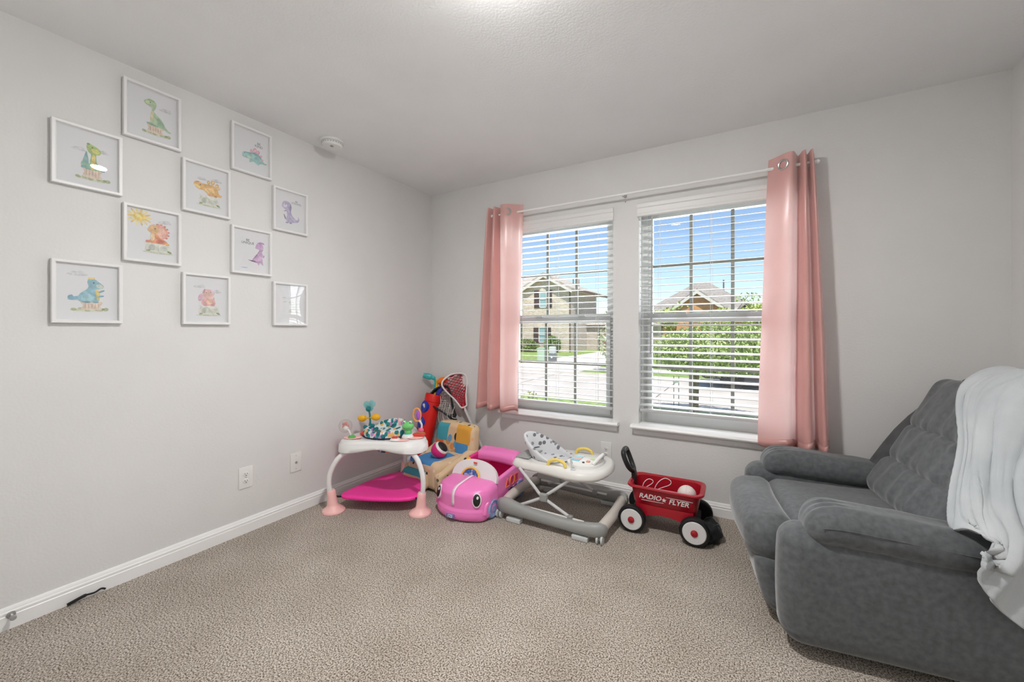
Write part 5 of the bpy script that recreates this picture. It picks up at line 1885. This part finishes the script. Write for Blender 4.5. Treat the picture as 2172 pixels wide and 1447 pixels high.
def slab(name, x0, x1, y0, y1, z, m, label, t=0.1):
    o = obj(name, G().box(x0, x1, y0, y1, z - t, z), m, smooth=False)
    return tag(o, label, None, None, 'structure')


slab('ground', -70, 70, 0.16, 120, GZ - 0.02, GRASS, 'wide green ground outside the house', 0.4)
slab('front_lawn', -30, 30, 0.16, 6.6, GZ, GRASS, 'strip of lawn in front of the windows', 0.05)
st_ = slab('street', -60, 60, 6.75, 12.5, GZ - 0.005, CONC2, 'pale concrete street across the lawn', 0.05)
for k_ in range(10):
    o = obj('street_joint', G().box(-22 + k_ * 4.5, -21.97 + k_ * 4.5, 6.75, 12.5, GZ - 0.004, GZ - 0.001), mat('joint_dark', hexc('#7d776f'), 0.9), st_, smooth=False)
slab('kerb_near', -60, 60, 6.6, 6.75, GZ + 0.06, CONC, 'low kerb on the near side of the street', 0.15)
slab('kerb_far', -60, 60, 12.5, 12.65, GZ + 0.06, CONC, 'low kerb on the far side of the street', 0.15)
slab('far_verge', -60, 60, 12.65, 14.2, GZ + 0.03, GRASS, 'grass strip between far kerb and pavement', 0.1)
slab('far_pavement', -60, 60, 14.2, 15.5, GZ + 0.035, CONC, 'concrete pavement beyond the street', 0.1)
slab('far_lawn', -60, 60, 15.5, 60, GZ + 0.03, GRASS, 'lawn in front of the neighbour houses', 0.1)
slab('driveway', -7.6, -3.4, 12.6, 31.0, GZ + 0.045, CONC, 'pale concrete driveway of the brick house', 0.1)


def brick_mat(name, c1, c2, mortar, scale=1.0):
    m = bpy.data.materials.new(name)
    m.use_nodes = True
    nt = m.node_tree
    b = nt.nodes['Principled BSDF']
    b.inputs['Roughness'].default_value = 0.9
    tc = nt.nodes.new('ShaderNodeTexCoord')
    sp = nt.nodes.new('ShaderNodeSeparateXYZ')
    nt.links.new(tc.outputs['Object'], sp.inputs[0])
    ad = nt.nodes.new('ShaderNodeMath')
    ad.operation = 'ADD'
    nt.links.new(sp.outputs['X'], ad.inputs[0])
    nt.links.new(sp.outputs['Y'], ad.inputs[1])
    cb = nt.nodes.new('ShaderNodeCombineXYZ')
    nt.links.new(ad.outputs[0], cb.inputs['X'])
    nt.links.new(sp.outputs['Z'], cb.inputs['Y'])
    br = nt.nodes.new('ShaderNodeTexBrick')
    br.inputs['Scale'].default_value = scale
    br.inputs['Brick Width'].default_value = 0.22
    br.inputs['Row Height'].default_value = 0.075
    br.inputs['Mortar Size'].default_value = 0.010
    br.inputs['Color1'].default_value = (*c1, 1)
    br.inputs['Color2'].default_value = (*c2, 1)
    br.inputs['Mortar'].default_value = (*mortar, 1)
    nt.links.new(cb.outputs[0], br.inputs['Vector'])
    nt.links.new(br.outputs['Color'], b.inputs['Base Color'])
    return m


BRK = brick_mat('pale_brick', hexc('#d2c3ae'), hexc('#ab9885'), hexc('#ddd5c8'))
BRKG = brick_mat('grey_brick', hexc('#bdb0a6'), hexc('#a0928a'), hexc('#c6bdb4'))
BRKO = brick_mat('orange_brick', hexc('#d8945c'), hexc('#b8703f'), hexc('#d8b48c'))
ROOF = mat('roof_shingle', hexc('#a39b91'), 0.95, c2=hexc('#bdb5ab'), vscale=5.0, detail=6)
ROOFB = mat('roof_shingle_brown', hexc('#86807a'), 0.95, c2=hexc('#a09a92'), vscale=5.0, detail=6)
FASC = mat('fascia_white', hexc('#d9d4cc'), 0.7)
FASD = mat('fascia_brown', hexc('#6e5f54'), 0.7)
SHUT = mat('shutter_brown', hexc('#4c423e'), 0.7)
HGL = mat('house_pane', hexc('#8fb0b4'), 0.15, spec=0.6)


def gable_roof(g, x0, x1, y0, y1, ze, zp, th=0.18, oh=0.4):
    """ridge along y at the middle of x0..x1, both slopes with thickness"""
    xm = (x0 + x1) / 2
    sl = (zp - ze) / (xm - x0)
    for s_ in (-1, 1):
        xe = (x0 - oh) if s_ < 0 else (x1 + oh)
        zo = ze - sl * oh
        a = [(xm, zp), (xe, zo), (xe, zo + th), (xm, zp + th)]
        g.loft([[(x, y0 - oh, z) for x, z in a], [(x, y1, z) for x, z in a]])
    return g


def hip_roof(g, x0, x1, y0, y1, ze, zp, oh=0.45):
    x0, x1, y0, y1 = x0 - oh, x1 + oh, y0 - oh, y1 + oh
    d = min(x1 - x0, y1 - y0) / 2
    if x1 - x0 >= y1 - y0:
        r0, r1 = (x0 + d, (y0 + y1) / 2, zp), (x1 - d, (y0 + y1) / 2, zp)
    else:
        r0, r1 = ((x0 + x1) / 2, y0 + d, zp), ((x0 + x1) / 2, y1 - d, zp)
    v = [(x0, y0, ze), (x1, y0, ze), (x1, y1, ze), (x0, y1, ze), r0, r1]
    if x1 - x0 >= y1 - y0:
        f = [(0, 1, 5, 4), (1, 2, 5), (2, 3, 4, 5), (3, 0, 4), (3, 2, 1, 0)]
    else:
        f = [(0, 1, 4), (1, 2, 5, 4), (2, 3, 5), (3, 0, 4, 5), (3, 2, 1, 0)]
    return g.add(v, f)


H1 = thing('brick_house', 'pale brick two storey house with shuttered windows across the street', 'house', (-9.55, 27.08, GZ))
# local: x from -12 (left) to 0 (right corner), y 0.. back
EH = 5.10
obj('front_wall', G().box(-4.2, 0, 0, 0.3, 0, EH).add([(-4.2, 0, EH), (0, 0, EH), (-2.1, 0, EH + 1.15), (-4.2, 0.3, EH), (0, 0.3, EH), (-2.1, 0.3, EH + 1.15)], [(0, 1, 2), (5, 4, 3), (0, 2, 5, 3), (1, 4, 5, 2)]), BRK, H1, smooth=False)
obj('side_wall', G().box(-0.3, 0, 0.3, 6.8, 0, EH), BRKG, H1, smooth=False)
obj('set_back_wall', G().box(-12, -4.2, 1.6, 1.9, 0, EH), BRK, H1, smooth=False)
rf = obj('gable_roof', gable_roof(G(), -4.2, 0, 0, 4.0, EH + 0.05, EH + 1.25, 0.16, 0.35), ROOF, H1, smooth=False)
g = G()
for s_ in (-1, 1):
    xe, zo = -2.1 + s_ * 2.45, EH + 0.05 - 0.19
    a = [(-2.1, EH + 1.25 - 0.02), (xe, zo - 0.02), (xe, zo - 0.24), (-2.1, EH + 1.25 - 0.26)]
    obj('barge_board', G().loft([[(x, -0.40, z) for x, z in a], [(x, -0.30, z) for x, z in a]]), FASC, rf, smooth=False)
mr = obj('main_roof', hip_roof(G(), -12, 0.0, 1.2, 8.2, EH - 0.05, EH + 1.75, 0.55), ROOF, H1, smooth=False)
obj('gutter', G().box(0.48, 0.60, 0.6, 8.7, EH - 0.20, EH - 0.02), FASD, mr, smooth=False)
obj('soffit', G().box(0.0, 0.5, 0.3, 8.6, EH - 0.12, EH - 0.06), FASC, mr, smooth=False)
for (x_, y_) in ((-0.9, 3.2), (-0.55, 3.6)):
    obj('vent_pipe', G().tube([(x_, y_, EH + 0.3), (x_, y_, EH + 1.15)], 0.05, 8), FASD, mr)
obj('ridge_vent', G().rbox((-4.6, 4.7, EH + 1.8), (0.35, 0.35, 0.3), 0.05, 2, 1), FASD, mr)
obj('downpipe', G().box(0.0, 0.09, 0.02, 0.12, 0, EH - 0.1), FASD, H1, smooth=False)
for (x0, x1, z0, z1) in ((-2.60, -1.93, 3.62, 5.05), (-2.66, -2.02, 0.75, 2.05)):
    z0, z1 = z0 - 0.0, z1 - 0.0
    wn_ = obj('window', G().box(x0, x1, -0.06, 0.04, z0, z0 + 0.07).box(x0, x1, -0.06, 0.04, z1 - 0.07, z1).box(x0, x0 + 0.06, -0.06, 0.04, z0, z1).box(x1 - 0.06, x1, -0.06, 0.04, z0, z1).box(x0, x1, -0.06, 0.04, (z0 + z1) / 2 - 0.03, (z0 + z1) / 2 + 0.03), FASC, H1, smooth=False)
    obj('pane', G().box(x0 + 0.06, x1 - 0.06, -0.02, 0.0, z0 + 0.07, (z0 + z1) / 2 - 0.03), HGL, wn_, smooth=False)
    obj('pane', G().box(x0 + 0.06, x1 - 0.06, -0.02, 0.0, (z0 + z1) / 2 + 0.03, z1 - 0.07), HGL, wn_, smooth=False)
    for (a, b_) in ((x0 - 0.46, x0 - 0.04), (x1 + 0.04, x1 + 0.46)):
        sh = obj('shutter', G().box(a, b_, -0.07, 0.0, z0, z1), SHUT, H1, smooth=False)
        for q in range(3):
            zz = z0 + (z1 - z0) * (0.12 + 0.38 * q)
            obj('shutter_batten', G().box(a + 0.02, b_ - 0.02, -0.10, -0.07, zz - 0.05, zz + 0.05), SHUT, sh, smooth=False)
wing = obj('garage_wing', G().box(0.0, 5.4, 4.2, 10, 0, 2.25), BRKG, H1, smooth=False)
obj('garage_roof', hip_roof(G(), 0.0, 5.4, 4.2, 10, 2.25, 3.0, 0.3), ROOF, wing, smooth=False)
obj('entry_door', G().box(1.55, 2.5, 4.12, 4.2, 0.02, 2.05), mat('door_brown', hexc('#8a6a5a'), 0.6), wing, smooth=False)
obj('number_sign', G().box(1.55, 1.98, 4.06, 4.12, 1.02, 1.30), PLATE, wing, smooth=False)
obj('porch_post', G().box(1.15, 1.25, 3.9, 4.0, 0, 2.2), FASD, wing, smooth=False)

H2 = thing('tan_house', 'house with brown hipped roof and white gable trim behind the round tree', 'house', (-1.5, 41.0, GZ))
obj('wall', G().box(-4.5, 4.5, 0, 8, 0, 3.9), BRKO, H2, smooth=False)
r2 = obj('hip_roof', hip_roof(G(), -4.5, 4.5, 0, 8, 3.9, 7.0, 0.5), ROOFB, H2, smooth=False)
obj('gable_wall', G().box(-1.9, 1.9, -0.9, 0.2, 0, 4.15).add([(-1.9, -0.9, 4.15), (1.9, -0.9, 4.15), (0, -0.9, 5.55), (-1.9, 0.2, 4.15), (1.9, 0.2, 4.15), (0, 0.2, 5.55)], [(0, 1, 2), (5, 4, 3), (0, 2, 5, 3), (1, 4, 5, 2)]), BRKO, H2, smooth=False)
r3 = obj('gable_roof', gable_roof(G(), -1.9, 1.9, -0.9, 3.2, 4.2, 5.65, 0.18, 0.4), ROOFB, H2, smooth=False)
for s_ in (-1, 1):
    a = [(0, 5.66), (s_ * 2.35, 3.93), (s_ * 2.35, 3.62), (0, 5.33)]
    obj('barge_board', G().loft([[(x, -1.38, z) for x, z in a], [(x, -1.30, z) for x, z in a]]), FASC, r3, smooth=False)
obj('gable_window', G().box(-0.5, 0.3, -0.96, -0.88, 2.6, 3.6), HGL, H2, smooth=False)
obj('vent_pipe', G().tube([(2.1, 3.2, 5.6), (2.1, 3.2, 7.0)], 0.07, 8), FASD, r2)
obj('side_gable', gable_roof(G(), 3.0, 5.2, -0.6, 3.0, 3.3, 4.2, 0.15, 0.3), ROOFB, H2, smooth=False)
obj('fascia', G().box(-5.0, 5.0, -0.52, -0.44, 3.72, 3.92), FASC, r2, smooth=False)

# foliage builders: each tree and shrub a thing with its own leaves
LEAF = {}


def leafy(name, label, cat, loc, blobs, n, size, c1, c2, trunk=None, seed=1, group=None):
    w = thing(name, label, cat, loc, 0, group)
    rng = random.Random(seed)
    V, F = [], []
    tot = sum(b[3] * b[4] * b[5] for b in blobs)
    for (bx, by, bz, rx, ry, rz) in blobs:
        m_ = int(n * rx * ry * rz / tot)
        for _ in range(m_):
            while True:
                p = Vector((rng.uniform(-1, 1), rng.uniform(-1, 1), rng.uniform(-1, 1)))
                if 0.35 < p.length < 1:
                    break
            c = Vector((bx + p.x * rx, by + p.y * ry, bz + p.z * rz))
            d = Vector((rng.gauss(0, 1), rng.gauss(0, 1), rng.gauss(0, 1) + 0.5)).normalized()
            e = d.orthogonal().normalized()
            e = Matrix.Rotation(rng.uniform(0, 6.3), 4, d) @ e
            f_ = d.cross(e)
            s_ = size * rng.uniform(0.7, 1.3)
            o = len(V)
            V += [tuple(c - e * s_), tuple(c + f_ * s_ * 0.45), tuple(c + e * s_), tuple(c - f_ * s_ * 0.45)]
            F.append((o, o + 1, o + 2, o + 3))
    g = G()
    g.v, g.f, g.m = V, F, [0] * len(F)
    key = (c1, c2)
    if key not in LEAF:
        m = mat('leaf_%d' % len(LEAF), hexc(c1), 0.6, c2=hexc(c2), vscale=5.0 / max(size * 10, 0.4), detail=5)
        LEAF[key] = m
    obj('foliage', g, LEAF[key], w, smooth=False)['kind'] = 'stuff'
    if trunk:
        for pts, r in trunk:
            obj('trunk' if r > 0.03 else 'branch', G().tube(spline(pts, 5), r, 8), mat('bark', hexc('#6a5c50'), 0.95, c2=hexc('#8a7c6e'), vscale=20), w)
    return w


leafy('young_tree', 'bushy young green tree on the verge outside the right window', 'tree', (1.68, 5.85, GZ),
      [(0.40, 0, 1.36, 1.15, 1.0, 0.52), (-0.20, 0.2, 1.30, 0.70, 0.7, 0.45), (1.0, 0.1, 1.36, 0.8, 0.7, 0.50), (0.4, 0, 1.72, 0.06, 0.06, 0.02), (-0.3, 0, 2.2, 0.2, 0.15, 0.12), (0.9, 0, 2.35, 0.25, 0.2, 0.10)], 17000, 0.034, '#7f9a52', '#c3cf8c',
      [([(0, 0, 0), (0.01, 0, 0.6), (0.03, 0, 1.2), (0.1, 0, 1.6)], 0.055), ([(0.02, 0, 1.0), (0.4, 0.1, 1.35), (0.9, 0.1, 1.55)], 0.022), ([(0.02, 0, 1.0), (-0.2, 0.1, 1.35), (-0.5, 0.1, 1.5)], 0.020), ([(0.3, 0, 1.6), (0.7, 0, 2.1), (0.9, 0, 2.38)], 0.006), ([(-0.1, 0, 1.5), (-0.22, 0, 1.95), (-0.3, 0, 2.22)], 0.006)], 3)
leafy('shrub', 'round green shrub left of the brick house window', 'shrub', (-13.0, 26.2, GZ), [(0, 0, 0.55, 1.0, 0.6, 0.6), (0.7, 0, 0.4, 0.6, 0.5, 0.45)], 1400, 0.09, '#4f7030', '#86a050', None, 5, 'shrubs by the brick house')
leafy('shrub', 'taller green shrub right of the brick house window', 'shrub', (-10.6, 26.2, GZ), [(0, 0, 0.65, 0.75, 0.6, 0.7)], 1000, 0.09, '#4f7030', '#86a050', None, 6, 'shrubs by the brick house')
leafy('thin_tree', 'thin young tree at the far left of the brick house', 'tree', (-14.2, 25.6, GZ), [(0, 0, 1.9, 0.7, 0.6, 0.8)], 500, 0.09, '#6a8a40', '#a8b870', [([(0, 0, 0), (0, 0, 1.2), (0.05, 0, 2.3)], 0.05)], 8)
leafy('far_bush', 'pale flowering bush at the left edge of the right window', 'bush', (-1.9, 13.5, GZ), [(0, 0, 1.5, 0.9, 0.7, 1.3), (0.5, 0, 0.8, 0.8, 0.6, 0.7)], 1500, 0.07, '#93a866', '#d8dcc0', [([(0, 0, 0), (0, 0, 1.0)], 0.05)], 9)
for k_, (x_, y_, h_, lab) in enumerate(((-4.3, 37.0, 2.6, 'leafy tree left of the tan house roof'), (3.4, 36.0, 2.9, 'leafy tree right of the tan house roof'), (0.4, 35.5, 2.5, 'yellow green tree in front of the tan house gable'))):
    leafy('street_tree', lab, 'tree', (x_, y_, GZ), [(0, 0, h_, 1.5, 1.2, 1.1), (0.6, 0, h_ + 0.6, 0.8, 0.8, 0.7)], 1600, 0.12, '#83a03c', '#c4c860', [([(0, 0, 0), (0, 0, h_)], 0.09)], 20 + k_, 'trees by the tan house')
leafy('twig_plant', 'sparse twiggy plant just outside the left window', 'plant', (-0.78, 3.5, GZ), [(0, 0, 0.52, 0.16, 0.14, 0.13)], 60, 0.028, '#7a8a4a', '#a8ac70', [([(0, 0, 0), (0.02, 0, 0.3), (0.08, 0, 0.68)], 0.006), ([(0.01, 0, 0.2), (-0.08, 0, 0.45), (-0.16, 0, 0.56)], 0.005)], 11)

w = thing('utility_box', 'pale green utility box on the lawn of the brick house', 'utility box', (-7.26, 17.4, GZ + 0.03))
UG = mat('box_green', hexc('#a8c0a6'), 0.6)
obj('cabinet', G().rbox((0, 0, 0.36), (0.42, 0.40, 0.70), 0.03, 2, 1), UG, w)
obj('lid', G().rbox((0, 0, 0.73), (0.46, 0.44, 0.06), 0.02, 2, 1), UG, w)
w = thing('meter_box', 'grey metal service box beside the green utility box', 'utility box', (-6.70, 17.6, GZ + 0.03))
obj('cabinet', G().rbox((0, 0, 0.22), (0.40, 0.34, 0.42), 0.03, 2, 1), mat('box_dark', hexc('#6b6f70'), 0.6), w)
obj('cover', G().rbox((0, 0, 0.63), (0.36, 0.30, 0.40), 0.05, 3, 1), mat('box_grey', hexc('#b9bfbd'), 0.6), w)
obj('dial', G().at((0.02, -0.175, 0.25), (R(90), 0, 0)).lathe([(0.05, -0.01), (0.05, 0.01), (0.001, 0.012)], 14), PLATE, w)
w = thing('yard_sign', 'small white yard sign on two thin dark stakes by the street', 'sign', (1.375, 5.5, GZ))
for s_ in (-1, 1):
    obj('stake', G().tube([(s_ * 0.045, 0, 0), (s_ * 0.045, 0, 0.85)], 0.006, 6), SLOT, w)
obj('sign_board', G().box(-0.06, 0.05, -0.006, 0.006, 0.72, 0.79), PLATE, w, smooth=False)
# parked dark car across the street
PC = thing('parked_car', 'dark parked car behind the bushy tree across the street', 'car', (3.6, 11.4, GZ))
CARP = mat('car_paint_dark', hexc('#2e3138'), 0.3, coat=0.5)
sec = [(-2.2, 0.35, 0.75), (-2.1, 0.30, 0.85), (-1.2, 0.28, 0.98), (-0.9, 0.28, 1.0), (1.6, 0.28, 1.0), (2.1, 0.3, 0.9), (2.25, 0.36, 0.8)]
obj('car_body', G().loft([[(x, -0.85, z0), (x, 0.85, z0), (x, 0.88, (z0 + z1) / 2), (x, 0.78, z1), (x, -0.78, z1), (x, -0.88, (z0 + z1) / 2)] for x, z0, z1 in sec]), CARP, PC, angle=30)
obj('cabin', G().loft([[(x, -w_, 0.98), (x, w_, 0.98), (x + dx, w_ * 0.82, z), (x + dx, -w_ * 0.82, z)] for x, dx, w_, z in ((-1.05, 0.5, 0.76, 1.42), (-0.4, 0.2, 0.77, 1.47), (0.9, -0.1, 0.77, 1.46), (1.7, -0.5, 0.75, 1.38))]), mat('car_glass', hexc('#1a1d22'), 0.1), PC, angle=30)
for x_ in (-1.4, 1.4):
    for s_ in (-1, 1):
        obj('wheel', G().at((x_, s_ * 0.80, 0.32), (R(90), 0, 0)).lathe([(0.2, -0.1), (0.32, -0.09), (0.32, 0.09), (0.2, 0.1), (0.001, 0.08)], 20), TYRE, PC)
